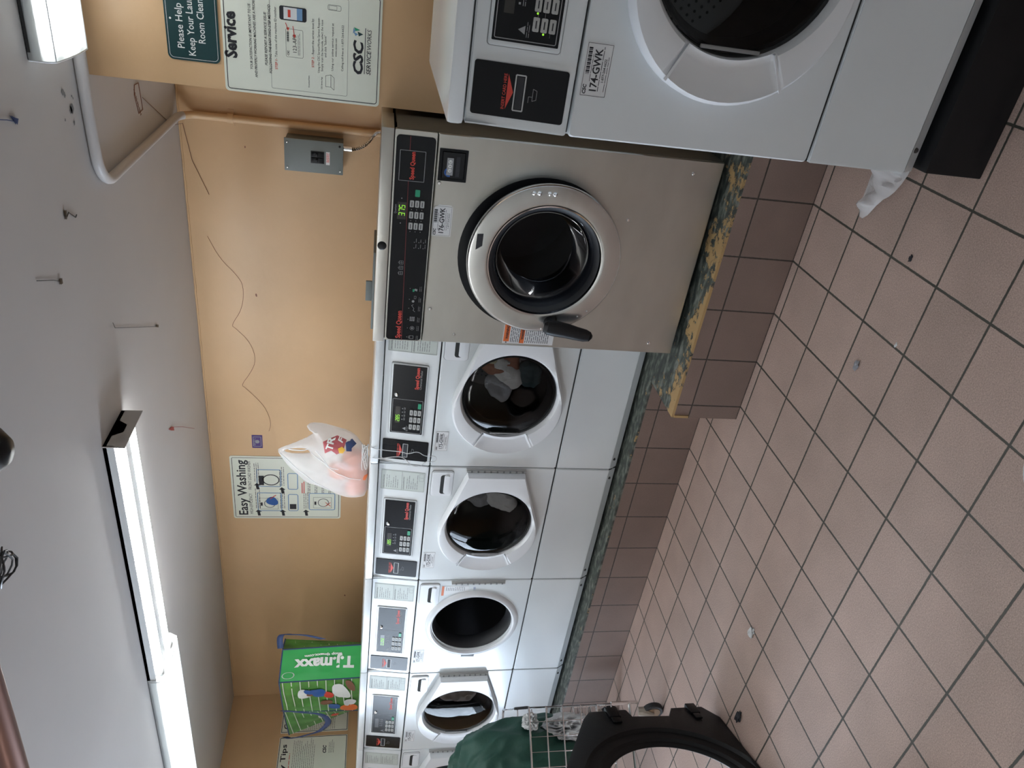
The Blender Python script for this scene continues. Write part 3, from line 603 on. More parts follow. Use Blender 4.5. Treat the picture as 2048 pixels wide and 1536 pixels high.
# ================================================================== FRONT LOAD WASHERS
WD = .713
SL = lambda x, y, z: (x, y + (z - .868) * .137, z)
def garment(root, out, y, dep, m, name, label, seed, ox, oy, oz, group):
    cx_ = sum(a for a, b in out) / len(out); cz_ = sum(b for a, b in out) / len(out); out = [(.40 + (a - .40) * .82 + .01, .566 + (b - .566) * .84) for a, b in out]
    out = [(a + .012 * noise.noise(Vector((a * 25, b * 25, seed))), b + .012 * noise.noise(Vector((a * 25, b * 25, seed + 4)))) for a, b in smoothpoly(out, 3)]
    g = MB(); inflate(g, out, [], y + .01, dep, dep * 1.2, .008, .035, 17, seed)
    g.v = [(a + ox, b + oy, c + oz) for a, b, c in g.v]
    return single(g, name, m, label, 'clothing', group, recalc=False)
def washer(x0, y0, z0, num, label, door=True, digits='2.85', led=False, name='front_load_washer', small=False):
    t = thing(name, (x0, y0, z0), label, 'washing machine', 'white front load washers'); K = 'w_'
    def b(mb, n, m, par=t, fn=None, key=None): return mb.build(n, m, par, fn, key)
    D = .74
    c = MB(); c.box(.004, .007, .02, D, .01, 1.084); c.box(WD - .007, WD - .004, .02, D, .01, 1.084); c.box(.004, WD - .004, D - .004, D, .01, 1.084); c.box(.004, WD - .004, .03, D, .008, .012)
    b(c, 'cabinet', 'white', key=K + 'cab')
    b(MB().box(0, WD, .012, D + .01, 1.088, 1.124, .010), 'lid', 'white', key=K + 'lid')
    fp = b(holeplate(MB(), .002, WD - .002, .294, .862, (.40, .566), .208, 0, .02), 'front_panel', 'white', key=K + 'fp')
    lo = MB(); lo.slab(rrect(.002, WD - .002, .035, .288, .006, 3), 0, .02, .003); lo.add([(.004, .001, .036), (WD - .004, .001, .036), (WD - .004, .022, .002), (.004, .022, .002)], [(0, 1, 2, 3)])
    lp = b(lo, 'lower_panel', 'white', key=K + 'lo')
    for x in (.055, WD - .055): b(MB().lathe([(0, -.002), (.006, -.001), (.007, .004)], (x, .006, .024), 10), 'screw', 'wire', lp, key=K + 'sc%d' % (x > .3))
    b(MB().box(.004, WD - .004, .008, .03, .288, .296), 'gap_strip', 'dark', key=K + 'gp')
    for x in (.05, WD - .05):
        for yy in (.06, D - .06): b(MB().lathe([(0, -.0105), (.02, -.0105), (.02, .01)], (x, yy, 0), 12, 'Z'), 'foot', 'rubber', key=K + 'ft%d%d' % (x > .3, yy > .3))
    # control panel, leaning back
    cp = b(MB().slab(rrect(.002, WD - .002, .868, 1.084, .006, 3), 0, .02, .003), 'control_panel', 'white', fn=SL, key=K + 'cp')
    b(MB().slab(rrect(.1592, .5138, .9062, 1.0558, .007), -.0012, .002), 'bezel_gap', 'inkg', cp, SL, K + 'bzg')  # grey outline plate, painted shade round the raised bezel
    b(MB().slab(rrect(.161, .512, .908, 1.054, .006), -.006, .002, .002), 'bezel', 'white', cp, SL, K + 'bz')
    b(MB().slab(rrect(.171, .506, .914, 1.048, .002), -.0075, -.005), 'keypad_panel', 'blackm', cp, SL, K + 'kp')
    y = -.0080
    q = MB(); q.frame(.176, .342, .920, 1.043, .0016, y, .003); q.path([(.188 + .010 * k, .934) for k in range(2)], .0004, y)
    for zz in (.962, .948): q.line((.196, zz), (.296, zz), .0006, y)
    q.poly([(.188, .984), (.204, .984), (.196, .998)], y); q.lines(.183, .212, .980, 2, .004, .001, y)
    for k in range(4): q.rect(.240 + k * .018, .244 + k * .018, .999, 1.003, y); q.lines(.238 + k * .018, .252 + k * .018, .994, 2, .004, .0012, y)
    q.text('Commercial Washer', .398, .931, .0125, y, fit=.092)
    b(q, 'panel_print', 'gprint', cp, SL, K + 'pp')
    b(MB().text('Speed Queen', .397, .943, .021, y, bold=.03, fit=.103), 'logo_lettering', 'red', cp, SL, K + 'lg')
    b(MB().rect(.222, .305, 1.010, 1.030, y), 'display', 'lcd', cp, SL, K + 'ds')
    if digits: b(seg7(MB(), digits, .232 if digits != 'CLOSE' else .226, 1.0125, .0095, .0145, y - .0004), 'display_digits', 'led', cp, SL, K + 'dg' + digits)
    for i in range(3):
        for j in range(3):
            bx_ = .196 + i * .036; bz = .925 + j * .0165; k = K + 'bt%d%d' % (i, j)
            o = b(MB().slab(rrect(bx_, bx_ + .026, bz, bz + .0125, .002, 2), -.0105, -.007), 'button', 'grey', cp, SL, k)
    b(MB().slab(rrect(.303, .329, .926, .939, .002, 2), -.0105, -.007), 'start_button', 'green', cp, SL, K + 'gb')
    q = MB()
    for i in range(3):
        for j in range(3): q.rect(.202 + i * .036, .216 + i * .036, .930 + j * .0165, .9325 + j * .0165, -.0108)
    b(q, 'button_print', 'ink', cp, SL, K + 'bp')
    if led:
        q = MB(); q.disc(.229, .9635, .0022, -.0085, 8); q.disc(.193, .9475, .0022, -.0085, 8); b(q, 'indicator_lights', 'led', cp, SL)
    b(MB().lathe([(0, -.006), (.004, -.006), (.007, -.005), (.009, 0)], (.364, -.008, 1.031), 16), 'lock', 'chrome', cp, SL, K + 'lk')
    # card reader
    b(MB().slab(rrect(.024, .130, .880, 1.075, .006), -.003, .002, .001), 'card_reader', 'blackm', cp, SL, K + 'cr')
    y = -.0036
    b(MB().frame(.041, .111, .968, .988, .0028, y), 'slot_frame', 'silver', cp, SL, K + 'sf'); b(MB().rect(.044, .108, .971, .985, y), 'card_slot', 'ink', cp, SL, K + 'sl')
    b(MB().poly([(.041, 1.004), (.111, 1.004), (.076, .991)], y), 'red_arrow', 'red', cp, SL, K + 'ra')
    b(MB().text('INSERT CARD HERE', .076, 1.0065, .0092, y, 'C', bold=.01, fit=.07), 'insert_lettering', 'red', cp, SL, K + 'il')
    q = MB(); q.path([(.064, .950), (.088, .950), (.085, .942), (.067, .942)], .0008, y, True); q.path([(.060, .958), (.072, .958), (.072, .951)], .0008, y); b(q, 'card_print', 'gprint', cp, SL, K + 'ci')
    # instruction label
    b(MB().slab(rrect(.563, .674, .880, 1.074, .003), -.001, .001), 'instruction_label', 'label', cp, SL, K + 'la'); y = -.0016
    q = MB(); q.frame(.566, .671, .883, 1.071, .0012, y); q.text('OPERATING INSTRUCTIONS', .570, 1.057, .0085, y, bold=.02, fit=.075); q.lines(.576, .660, 1.047, 6, .0095, .0022, y, .6)
    q.rect(.566, .671, .981, .9825, y); q.text('ADVANCED INSTRUCTIONS', .570, .970, .0085, y, bold=.02, fit=.072); q.lines(.576, .664, .958, 6, .009, .0022, y, .6); q.frame(.625, .665, .887, .905, .001, y); q.line((.645, .887), (.645, .905), .001, y)
    b(q, 'instruction_print', 'inkg', cp, SL, K + 'lap')
    # detergent tray
    b(MB().slab(rrect(.546, .694, .754, .854, .015), -.0012, .002), 'tray_gap', 'inkg', fp, key=K + 'dtg')  # slightly larger grey plate, shadow edge of the raised tray put into colour
    dt = MB(); dt.slab(rrect(.548, .692, .756, .852, .014), -.008, .002, .004)
    dt = b(dt, 'detergent_tray', 'door', fp, key=K + 'dt')
    dt2 = MB(); dt2.slab(rrect(.565, .672, .778, .812, .012), -.0088, -.007); b(dt2, 'tray_grip', 'dark', fp, key=K + 'dg'); b(MB().slab(rrect(.568, .674, .770, .796, .010), -.014, -.007, .003), 'tray_handle', 'door', fp, key=K + 'dh')
    # asset sticker
    b(MB().slab([(.094, .797), (.193, .797), (.193, .854), (.088, .854), (.088, .806)], -.0006, .0005), 'asset_sticker', 'sticker', fp, key=K + 'as'); y = -.001
    q = MB(); q.frame(.090, .191, .799, .852, .0008, y); q.text(num, .141, .820, .0215, y, 'C', bold=.02, fit=.082); q.text('CSC', .093, .842, .010, y, bold=.04, shear=.15)
    for i in range(22): q.rect(.132 + i * .0024, .1328 + i * .0024 + .0008 * (i % 3), .841, .849, y)
    q.text('1-877-264-6622', .141, .8075, .0075, y, 'C', bold=.01, fit=.045); q.lines(.10, .186, .8165, 1, .003, .0012, y); q.lines(.10, .186, .804, 1, .003, .001, y); q.lines(.118, .186, .8375, 1, .003, .001, y)
    b(q, 'sticker_lettering', 'ink', fp)
    # tub
    g = MB(); g.lathe([(.208, .004), (.200, .012), (.196, .03), (.186, .05), (.190, .075), (.235, .08)], (.40, 0, .566)); b(g, 'gasket', 'rubber', key=K + 'ga')
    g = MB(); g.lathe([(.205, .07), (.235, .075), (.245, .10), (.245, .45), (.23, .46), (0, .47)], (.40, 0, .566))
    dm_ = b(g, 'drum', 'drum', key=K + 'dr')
    g = MB()
    for rr in range(1, 11):
        for k in range(int(rr * 6)): a = 2 * PI * k / (rr * 6); g.disc(.40 + rr * .02 * math.cos(a), .566 + rr * .02 * math.sin(a), .004, .458, 6)
    b(g, 'drum_perforations', 'ink', dm_, key=K + 'dp')
    hinge_x = .698
    # door
    if door:
        circ = [(.343 + .236 * math.cos(a), .566 + .236 * math.sin(a)) for a in [R(55 + 290 * k / 48 - 0) for k in range(41)] if True]
        circ = [(.343 + .236 * math.cos(R(a)), .566 + .236 * math.sin(R(a))) for a in range(72, 289, 6)]
        outl = circ + [(.694, .436), (.694, .696)]
        sec = lambda t: 1 if abs(((t - PI + PI) % (2 * PI)) - PI) < R(27) else 0
        sp_ = [lambda ro, t: (ro - .004, .0), lambda ro, t: (ro, -.008), lambda ro, t: (ro, -.034), lambda ro, t: (ro - .008, -.046),
               lambda ro, t: (min(ro - .010, .225), -.048 + .018 * sec(t)), lambda ro, t: (min(ro - .010, .209), -.046 + .012 * sec(t)), lambda ro, t: (.203, -.038), lambda ro, t: (.198, -.022), lambda ro, t: (.194, -.002)]
        dmb = rings(MB(), (.40, .566), outl, sp_, 96)
        dr_ = b(dmb, 'door', 'door', key=K + 'door')
        g = MB(); g.lathe([(.2, -.026), (.175, -.036), (.12, -.047), (.06, -.053), (.0, -.055)], (.40, 0, .566)); b(g, 'door_glass', 'glassd', dr_, key=K + 'gl')
        g = MB(); g.lathe([(.194, -.020), (.191, -.026), (.185, -.022), (.182, .004), (.170, .03)], (.40, 0, .566)); b(g, 'glass_seal', 'rubber', dr_, key=K + 'gs')
        g = MB()
        for a in (R(153), R(207)):
            g.add([(.40 + r * math.cos(a + e), yy, .566 + r * math.sin(a + e)) for r, yy, e in ((.205, -.047, 0), (.285, -.047, 0), (.285, -.047, .02), (.205, -.047, .02), (.205, -.031, .01), (.282, -.031, .01))], [(0, 1, 2, 3), (0, 1, 5, 4), (3, 2, 5, 4)])
        b(g, 'door_handle', 'door', dr_, key=K + 'dhn')
        g = MB(); g.box(.212, .220, -.037, -.03, .50, .63, .002); b(g, 'latch_slot', 'inkg', dr_, key=K + 'ls')
    else:
        g = MB(); g.lathe([(.208, .004), (.210, -.010), (.218, -.016), (.232, -.014), (.243, -.004), (.246, .002)], (.39, 0, .566), 64); b(g, 'bezel_ring', 'door', fp)
        g = MB(); g.box(.143, .158, -.014, -.008, .53, .60, .001); b(g, 'door_catch', 'wire', fp)
        wl_ = MB().slab([(.63, .61), (.672, .61), (.672, .745), (.605, .745), (.618, .70)], -.0012, 0); b(wl_, 'warning_label', 'sticker', fp)
        b(MB().rect(.606, .672, .733, .745, -.0016), 'warning_strip', 'orange', fp); b(MB().lines(.640, .668, .722, 11, .009, .003, -.0016, .1), 'warning_print', 'inkg', fp)
        b(MB().text('101', .655, .575, .016, -.0012, 'C', rot=0), 'pen_number', 'blue', fp)
    hg = MB(); hg.box(hinge_x - .004, WD - .004, -.006, .002, .430, .702, .001)
    hg.tube([(hinge_x, -.010, .432), (hinge_x, -.010, .700)], .0045, 8); h_ = b(hg, 'hinge', 'silver', fp, key=K + 'hg')
    hg = MB()
    for i in range(9): hg.box(hinge_x - .003, hinge_x + .004, -.0155, -.009, .442 + i * .029, .450 + i * .029)
    b(hg, 'hinge_notches', 'inkg', fp, key=K + 'hn')
    # scuff under the door
    return t
XB, ZW, YW = -.7979, .2793, .3419
nums = [('173-GWK', 'white front load washer stickered 173, beside the steel washer, rust and white clothes inside'), ('172-GWK', 'white front load washer stickered 172, grey and white laundry behind its closed door'),
        ('171-GWK', 'white front load washer stickered 171 with its door missing and the drum open'), ('170-GWK', 'white front load washer with taupe laundry inside, behind the wire cart'), ('169-GWK', 'farthest white front load washer, half out of view behind the green laundry bag')]
for i, (n_, l_) in enumerate(nums):
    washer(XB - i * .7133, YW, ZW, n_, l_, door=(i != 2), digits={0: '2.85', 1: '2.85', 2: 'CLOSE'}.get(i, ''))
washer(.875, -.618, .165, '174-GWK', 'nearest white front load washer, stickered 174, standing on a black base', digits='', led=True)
GR = 'laundry inside the washers'
def cl(i, out, y, dep, m, name, label, seed): garment(None, out, y, dep, m, name, label, seed, XB - i * .7133, YW, ZW, GR)
cl(0, [(.40, .62), (.50, .75), (.62, .70), (.60, .55), (.50, .50), (.42, .52)], .075, .05, 'cl_rust', 'towel', 'rust brown towel in the washer next to the steel one', 1)
cl(0, [(.36, .52), (.44, .66), (.60, .66), (.55, .57), (.44, .47)], .045, .03, 'cl_white', 'shirt', 'white and cream shirt twisted in front of the rust towel', 2)
cl(0, [(.28, .60), (.38, .69), (.47, .66), (.42, .55), (.33, .52)], .05, .03, 'cl_grey', 'sock', 'grey striped garment at the upper left of the rust laundry', 3)
cl(0, [(.35, .44), (.44, .54), (.54, .50), (.52, .40), (.42, .38)], .06, .04, 'cl_teal', 'trousers', 'dark teal garment at the foot of the rust and white laundry', 4)
cl(0, [(.52, .66), (.58, .72), (.61, .70), (.57, .63)], .02, .012, 'cl_cream', 'cloth', 'small cream cloth with stripes pressed against the glass', 5)
cl(1, [(.42, .50), (.50, .60), (.60, .58), (.58, .46), (.50, .40), (.42, .42)], .03, .03, 'cl_white', 'shirt', 'white shirt against the glass in washer stickered 172', 6)
cl(1, [(.42, .58), (.48, .72), (.60, .70), (.60, .58), (.50, .54)], .05, .035, 'cl_grey', 'trousers', 'grey garment above the white shirt in washer stickered 172', 7)
cl(3, [(.36, .48), (.38, .68), (.50, .74), (.60, .64), (.60, .48), (.48, .42)], .05, .04, 'cl_taupe', 'blanket', 'taupe blanket filling the washer behind the wire cart', 8)
cl(4, [(.36, .48), (.38, .68), (.50, .74), (.60, .64), (.60, .48), (.48, .42)], .05, .04, 'cl_teal', 'blanket', 'dark laundry in the farthest washer', 9)
# black base under the near washer
bb = MB(); bb.box(.884, 1.59, -.628, .10, 0, .1535, .004); single(bb, 'washer_base', 'black', 'black pedestal on the tiled floor under the nearest washer', 'base')
pf = MB(); inflate(pf, smoothpoly([(.878, -.29), (.79, -.272), (.729, -.264), (.663, -.262), (.662, -.295), (.734, -.345), (.763, -.385), (.815, -.42), (.878, -.44)], 1), [], 0, .006, .02, .007, .028, 22, 4, fn=lambda x, y, z: (x, z, max(.001, .016 + y + (x - .66) * .12)))
single(pf, 'plastic_film_scrap', 'film', 'crumpled clear plastic film sticking out from under the nearest washer', 'plastic scrap', recalc=False)

# ================================================================== STEEL WASHER
SX, SY, SZ = -.04, .10, .300
t = thing('steel_washer', (SX, SY, SZ), 'large stainless steel front load washer with a round porthole door and black lever handle', 'washing machine')
SW, SH, SD = .728, 1.115, .98
CX, CZ = .365, .571
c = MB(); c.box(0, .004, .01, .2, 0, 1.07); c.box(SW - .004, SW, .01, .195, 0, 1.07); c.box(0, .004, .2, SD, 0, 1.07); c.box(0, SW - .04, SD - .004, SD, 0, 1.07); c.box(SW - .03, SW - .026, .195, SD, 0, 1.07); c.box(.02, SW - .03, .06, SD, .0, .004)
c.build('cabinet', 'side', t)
fpl = holeplate(MB(), .001, SW - .001, .0, .945, (CX, CZ), .20, 0, .015, .002).build('front_panel', 'steel', t)
MB().slab(rrect(.001, SW - .001, .948, 1.076, .004), 0, .02).build('control_panel', 'steel', t)
lid = MB(); lid.box(-.004, SW + .002, -.006, .195, 1.079, SH + .002, .002); lid.box(-.004, SW - .028, .19, SD, 1.079, SH, .002); lid.build('lid', 'steel', t)
MB().box(.004, SW - .004, .008, .02, 1.07, 1.082).build('gap_strip', 'dark', t)
MB().box(.02, SW - .02, .07, .9, -.028, .001).build('base_frame', 'black', t)
k = MB(); k.lathe([(0, -.004), (.011, -.004), (.014, -.002), (.015, 0)], (.353, -.006, 1.100), 20); k.build('lid_lock', 'black', t)
cpn = MB().slab(rrect(.005, .712, .951, 1.071, .012), -.003, .002, .001).build('keypad_panel', 'blackm', t); y = -.0036
q = MB(); q.add([(.002, y, 1.0165), (.572, y, 1.0275), (.572, y, 1.0285), (.002, y, 1.0178)], [(0, 1, 2, 3)]); q.rect(.668, .71, 1.0285, 1.0295, y); q.build('red_rule', 'redd', cpn)
MB().text('Speed Queen', .012, 1.0225, .0235, y, bold=.03, fit=.107).build('logo_lettering', 'red', cpn)
MB().text('Speed Queen', .578, 1.012, .019, y, bold=.03, fit=.086).build('badge_lettering', 'red', cpn)
q = MB(); q.frame(.573, .667, .980, 1.058, .0014, y); q.text('Quantum', .465, 1.060, .010, y, fit=.03)
for i in range(3):
    x = .260 + i * .019; q.frame(x - .006, x + .006, 1.028, 1.040, .0009, y); q.line((x - .006, 1.034), (x + .006, 1.034), .0007, y); q.line((x, 1.028), (x, 1.040), .0007, y); q.path([(x - .004, 1.040), (x, 1.044), (x + .004, 1.040)], .0008, y)
q.path([(.012, .977), (.024, .977), (.024, .989), (.012, .989)], .001, y, True); q.path([(.014, .989), (.014, .993), (.022, .993), (.022, .989)], .001, y)
q.path([(.054 + .007 * math.cos(k * PI / 6), .983 + .007 * math.sin(k * PI / 6)) for k in range(12)], .0012, y, True); q.disc(.054, .983, .003, y); 
for i in range(3):
    for j in range(3): q.rect(.082 + i * .006, .0865 + i * .006, .977 + j * .006, .981 + j * .006, y)
q.path([(.118, .977), (.124, .984), (.130, .981), (.142, .990), (.146, .984)], .0012, y); q.disc(.158, .986, .0045, y); q.frame(.168, .178, .977, .983, .0009, y); q.poly([(.196, .975), (.200, .986), (.206, .982), (.204, .974)], y)
for i, x in enumerate((.018, .054, .088, .131, .165, .206)): q.disc(x, .999, .0014, y, 6); q.lines(x - .010, x + .010, .966, 2, .005, .001, y)
for i in range(3):
    for j in range(2): q.disc(.352 + j * .020, .996 - i * .015, .0015, y, 6); q.lines(.352 + j * .02, .366 + j * .02, .990 - i * .015, 1, .004, .0012, y)
for i in range(3):
    for j in range(3): q.disc(.408 + i * .037, 1.0125 - j * .0165, .0014, y, 6)
q.disc(.434, 1.045, .002, y, 6); q.disc(.516, 1.045, .002, y, 6)
q.build('panel_print', 'gprint', cpn)
for i in range(3):
    for j in range(3): MB().slab(rrect(.416 + i * .037, .438 + i * .037, 1.006 - j * .0165, 1.0185 - j * .0165, .002, 2), -.0055, -.002).build('button', 'grey', cpn)
q = MB()
for i in range(3):
    for j in range(3): q.rect(.419 + i * .037, .434 + i * .037, 1.011 - j * .0165, 1.0135 - j * .0165, -.006)
q.build('button_print', 'ink', cpn)
MB().slab(rrect(.525, .547, .989, 1.004, .002, 2), -.0055, -.002).build('start_button', 'green', cpn); MB().rect(.194, .204, .984, .990, y - .0003).build('green_mark', 'green', cpn)
MB().rect(.447, .504, 1.029, 1.057, y).build('display', 'lcd', cpn); seg7(MB(), '3.75', .459, 1.0335, .0105, .018, y - .0004).build('display_digits', 'led', cpn)
# card reader
cr = MB().slab(rrect(.583, .684, .848, .938, .002), -.002, .002).build('card_reader', 'blackm', t); MB().slab(rrect(.592, .676, .856, .928, .003), -.005, -.001, .002).build('reader_face', 'black', cr)
q = MB(); q.rect(.603, .657, .8925, .9125, -.0056)
q.build('brand_plate', 'gprint', cr); q = MB(); q.path([(.612 + .012 * math.cos(k * PI / 8), .905 + .012 * math.sin(k * PI / 8)) for k in range(10)], .005, -.0054); q.build('blue_swirl', 'blue', cr)
q = MB(); [q.disc(x, .9025, .0058, -.0060, 14) for x in (.618, .6315, .645)]; q.build('round_marks', 'wprint', cr)
q = MB(); [q.text(a, x, .899, .009, -.0063, 'C', bold=.02) for a, x in (('C', .618), ('S', .6315), ('C', .645))]; q.rect(.600, .662, .872, .884, -.0056); q.build('card_slot', 'ink', cr)
# sticker
stk = MB().slab([(.399, .880), (.498, .880), (.505, .887), (.505, .925), (.493, .942), (.399, .942)], -.0007, .0005).build('asset_sticker', 'sticker', t); y = -.0012
q = MB(); q.text('176-GWK', .453, .905, .0225, y, 'C', bold=.02, fit=.085); q.text('CSC', .403, .930, .0115, y, bold=.04, shear=.15)
for i in range(19): q.rect(.445 + i * .0024, .4458 + i * .0024 + .0008 * (i % 3), .928, .938, y)
q.text('1-877-264-6622', .453, .888, .0075, y, 'C', fit=.05); q.lines(.42, .49, .901, 2, .005, .001, y); q.lines(.42, .49, .9245, 1, .003, .0012, y); q.frame(.402, .500, .8835, .9395, .0007, y); q.build('sticker_lettering', 'ink', stk)
wl_ = MB().slab([(.012, .468), (.095, .468), (.095, .655), (.012, .655)], -.0008, .0005).build('warning_label', 'sticker', t)
q = MB(); q.rect(.020, .095, .632, .653, -.0014); q.rect(.015, .095, .577, .594, -.0014); q.build('warning_strip', 'orange', wl_)
q = MB(); q.lines(.018, .092, .626, 6, .0065, .0022, -.0014, .1); q.lines(.018, .092, .572, 12, .0075, .0022, -.0014, .1); q.text('WARNING', .03, .636, .014, -.0019, bold=.03, fit=.055); q.text('WARNING', .03, .580, .013, -.0019, bold=.03, fit=.055); q.disc(.0165, .642, .004, -.0014, 3); q.build('warning_print', 'ink', wl_)
for x, z in ((.574, .931), (.132, .926), (.037, .833), (.684, .10), (.043, .098), (.508, .288)):
    s_ = MB().lathe([(0, -.004), (.0045, -.0035), (.0065, 0)], (x, 0, z), 12).build('screw', 'chrome', t)
# porthole
q = MB(); q.lathe([(.20, -.002), (.272, -.002), (.272, .001)], (CX - .013, 0, CZ + .007), 72); q.build('door_seat', 'black', t)
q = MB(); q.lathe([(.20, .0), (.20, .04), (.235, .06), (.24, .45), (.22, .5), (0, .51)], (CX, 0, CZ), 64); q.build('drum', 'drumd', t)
DYO = -.095
dmb = MB(); dmb.lathe([(.245, DYO + .045), (.255, DYO + .03), (.2585, DYO + .012), (.255, DYO + .002), (.249, DYO), (.20, DYO - .002), (.192, DYO - .001), (.187, DYO + .004), (.184, DYO + .03)], (CX + .006, 0, CZ), 96)
dr_ = dmb.build('door', 'steeld', t)
q = MB(); q.lathe([(.255, DYO + .001), (.258, DYO + .006), (.2595, DYO + .014), (.256, DYO + .03)], (CX + .006, 0, CZ), 96); q.lathe([(.1925, DYO - .0035), (.1885, DYO - .002), (.185, DYO + .006)], (CX + .006, 0, CZ), 96); q.build('door_rim', 'chrome', dr_)
q = MB(); q.lathe([(.250, DYO + .045), (.245, -.03), (.19, -.01), (.18, -.005)], (CX + .006, 0, CZ), 72); q.build('door_back', 'black', dr_)
q = MB(); q.lathe([(.186, DYO + .006), (.178, DYO + .01), (.166, DYO + .03), (.158, DYO + .05), (.155, DYO + .09)], (CX + .006, 0, CZ), 72); q.build('door_gasket', 'rubber', dr_)
q = MB(); q.lathe([(.170, DYO + .02), (.160, DYO + .028), (.150, DYO + .06), (.138, DYO + .13), (.128, DYO + .16), (.06, DYO + .172), (0, DYO + .175)], (CX + .006, 0, CZ), 72); q.build('door_glass', 'glassk', dr_)
for x, z in ((.599, .644), (.600, .626), (.601, .594), (.601, .576)):
    MB().lathe([(0, DYO - .009), (.004, DYO - .008), (.0072, DYO - .004), (.0082, DYO)], (x, 0, z), 14).build('hinge_rivet', 'chrome', dr_)
for a in (R(222), R(232), R(200), R(205)):
    pass
for x, z in ((.205, .395), (.182, .425), (.128, .545), (.12, .53)):
    MB().lathe([(0, DYO - .003), (.003, DYO - .0025), (.004, DYO)], (x, 0, z), 10).build('door_screw', 'chrome', dr_)
MB().poly([(.400, .806), (.452, .806), (.454, .786), (.414, .786)], DYO - .003).build('tape_strip', 'ink', dr_)
hd = MB(); bm = bmesh.new()
hp_ = [(.155, .535, .021), (.152, .505, .0235), (.147, .47, .022), (.140, .435, .020), (.134, .40, .0185), (.131, .382, .014)]
hd.tube([(x, DYO - .038 - .012 * i / 5, z) for i, (x, z, r) in enumerate(hp_)], [r for *_q, r in hp_], 14)
hd.tube([(.155, DYO - .038, .535), (.156, DYO - .037, .549)], [.021, .012], 14); hd.tube([(.131, DYO - .05, .382), (.130, DYO - .049, .374)], [.014, .006], 14)
hd.v = [(x + (x - (.131 + (z - .374) * .15)) * .28, (y - DYO + .045) * .55 + DYO - .045, z) for x, y, z in hd.v]
hd.lathe([(.021, -.03), (.019, -.012), (.024, 0)], (.156, DYO - .002, .518), 20)
hd.build('door_handle', 'black', dr_)

# ================================================================== TOOL/ITEMS ON TOP
it = thing('grey_bin_lid', (-.05, .60, SZ + SH), 'thin dark grey flat tray lying on top of the steel washer', 'tray')
MB().box(-.17, .165, -.09, .16, .0, .010, .003).build('tray_plate', 'breaker', it); MB().box(-.115, -.025, .06, .07, .01, .036, .002).build('upright_tab', 'breaker', it)

# plastic shopping bag
bo = [(-1.298, 1.404), (-1.314, 1.45), (-1.318, 1.50), (-1.296, 1.56), (-1.263, 1.604), (-1.245, 1.66), (-1.227, 1.717), (-1.185, 1.75), (-1.143, 1.79), (-1.09, 1.82), (-1.037, 1.846), (-1.018, 1.82), (-.995, 1.77), (-.965, 1.715), (-.938, 1.675), (-.922, 1.675), (-.905, 1.70), (-.885, 1.705), (-.876, 1.685), (-.879, 1.645), (-.892, 1.60), (-.904, 1.567), (-.921, 1.508), (-.955, 1.465), (-.995, 1.44), (-1.051, 1.404), (-1.17, 1.402)]
hole = [(-1.045, 1.815), (-1.03, 1.80), (-1.012, 1.70), (-1.05, 1.685), (-1.06, 1.70), (-1.058, 1.76)]
bag = MB(); surf = inflate(bag, smoothpoly(bo, 1), [smoothpoly(hole, 1)], .75, .085, .12, .009, .034, 9, 3)
bag.v = [(x, .75 + (y - .75) * (1 if z < 1.62 else max(.25, 1 - (z - 1.62) * 4)), z) for x, y, z in bag.v]
_sf = surf; surf = lambda x, z: .75 + (_sf(x, z) - .75) * (1 if z < 1.62 else max(.25, 1 - (z - 1.62) * 4))
bt = thing('shopping_bag', (-1.12, .75, 1.403), 'translucent white plastic shopping bag with orange contents on the washer row', 'bag')
ofs = lambda x, y, z: (x + 1.12, y - .75, z - 1.403)
bag.build('bag_film', 'bag', bt, ofs, recalc=False)
for cp_ in ([(-1.03, 1.79), (-1.022, 1.70), (-1.06, 1.62), (-1.11, 1.55), (-1.14, 1.50), (-1.17, 1.43)], [(-1.05, 1.83), (-1.14, 1.74), (-1.20, 1.66), (-1.235, 1.58)], [(-1.0, 1.66), (-1.07, 1.60), (-1.09, 1.54)]):
    q = MB(); fine = [(a[0] + (b_[0] - a[0]) * k / 6, a[1] + (b_[1] - a[1]) * k / 6) for a, b_ in zip(cp_, cp_[1:]) for k in range(6)]
    q.tube([(x, surf(x, z) - .001, z) for x, z in fine], .0022, 6); q.build('fold_crease', 'door', bt, ofs)
def dec(mb, m, name, dy=.004):   # print that follows the bag's surface
    mb.v = [(x, surf(x, z) - dy, z) for x, _, z in mb.v]; mb.build(name, m, bt, ofs)
def dense(p, res=.006):
    xs = [a for a, b in p]; zs = [b for a, b in p]; mb = MB(); pts = [Vector(a) for a in p]; n = len(pts); z = min(zs)
    while z < max(zs):
        x = min(xs)
        while x < max(xs):
            if inpoly(x, z, p) and pdist(x, z, p) > res * .4: pts.append(Vector((x, z)))
            x += res
        z += res
    v, _, f, *_r = delaunay_2d_cdt(pts, [(i, (i + 1) % n) for i in range(n)], [], 1, 1e-6); mb.add([(a.x, 0, a.y) for a in v], [tuple(q) for q in f]); return mb
dec(dense([(-.995, 1.615), (-.93, 1.625), (-.915, 1.56), (-.935, 1.515), (-.985, 1.53), (-1.0, 1.56), (-.975, 1.585)]), 'redp', 'red_print_block', .003)
q = MB(); q.text('T', -.975, 1.583, .045, 0, bold=.03, rot=R(-20)); q.text('R', -.945, 1.577, .045, 0, bold=.03, rot=R(-20)); q.text('F', -.942, 1.535, .034, 0, bold=.03, rot=R(-30)); dec(q, 'wprint', 'bag_lettering', .006)
dec(dense([(-.99, 1.548), (-.965, 1.555), (-.958, 1.535), (-.975, 1.52), (-.992, 1.53)]), 'yellow', 'yellow_print_mark', .006)
dec(dense([(-.985, 1.515), (-.945, 1.52), (-.94, 1.49), (-.965, 1.468), (-.975, 1.49), (-.99, 1.49)]), 'navy', 'blue_print_block', .003)
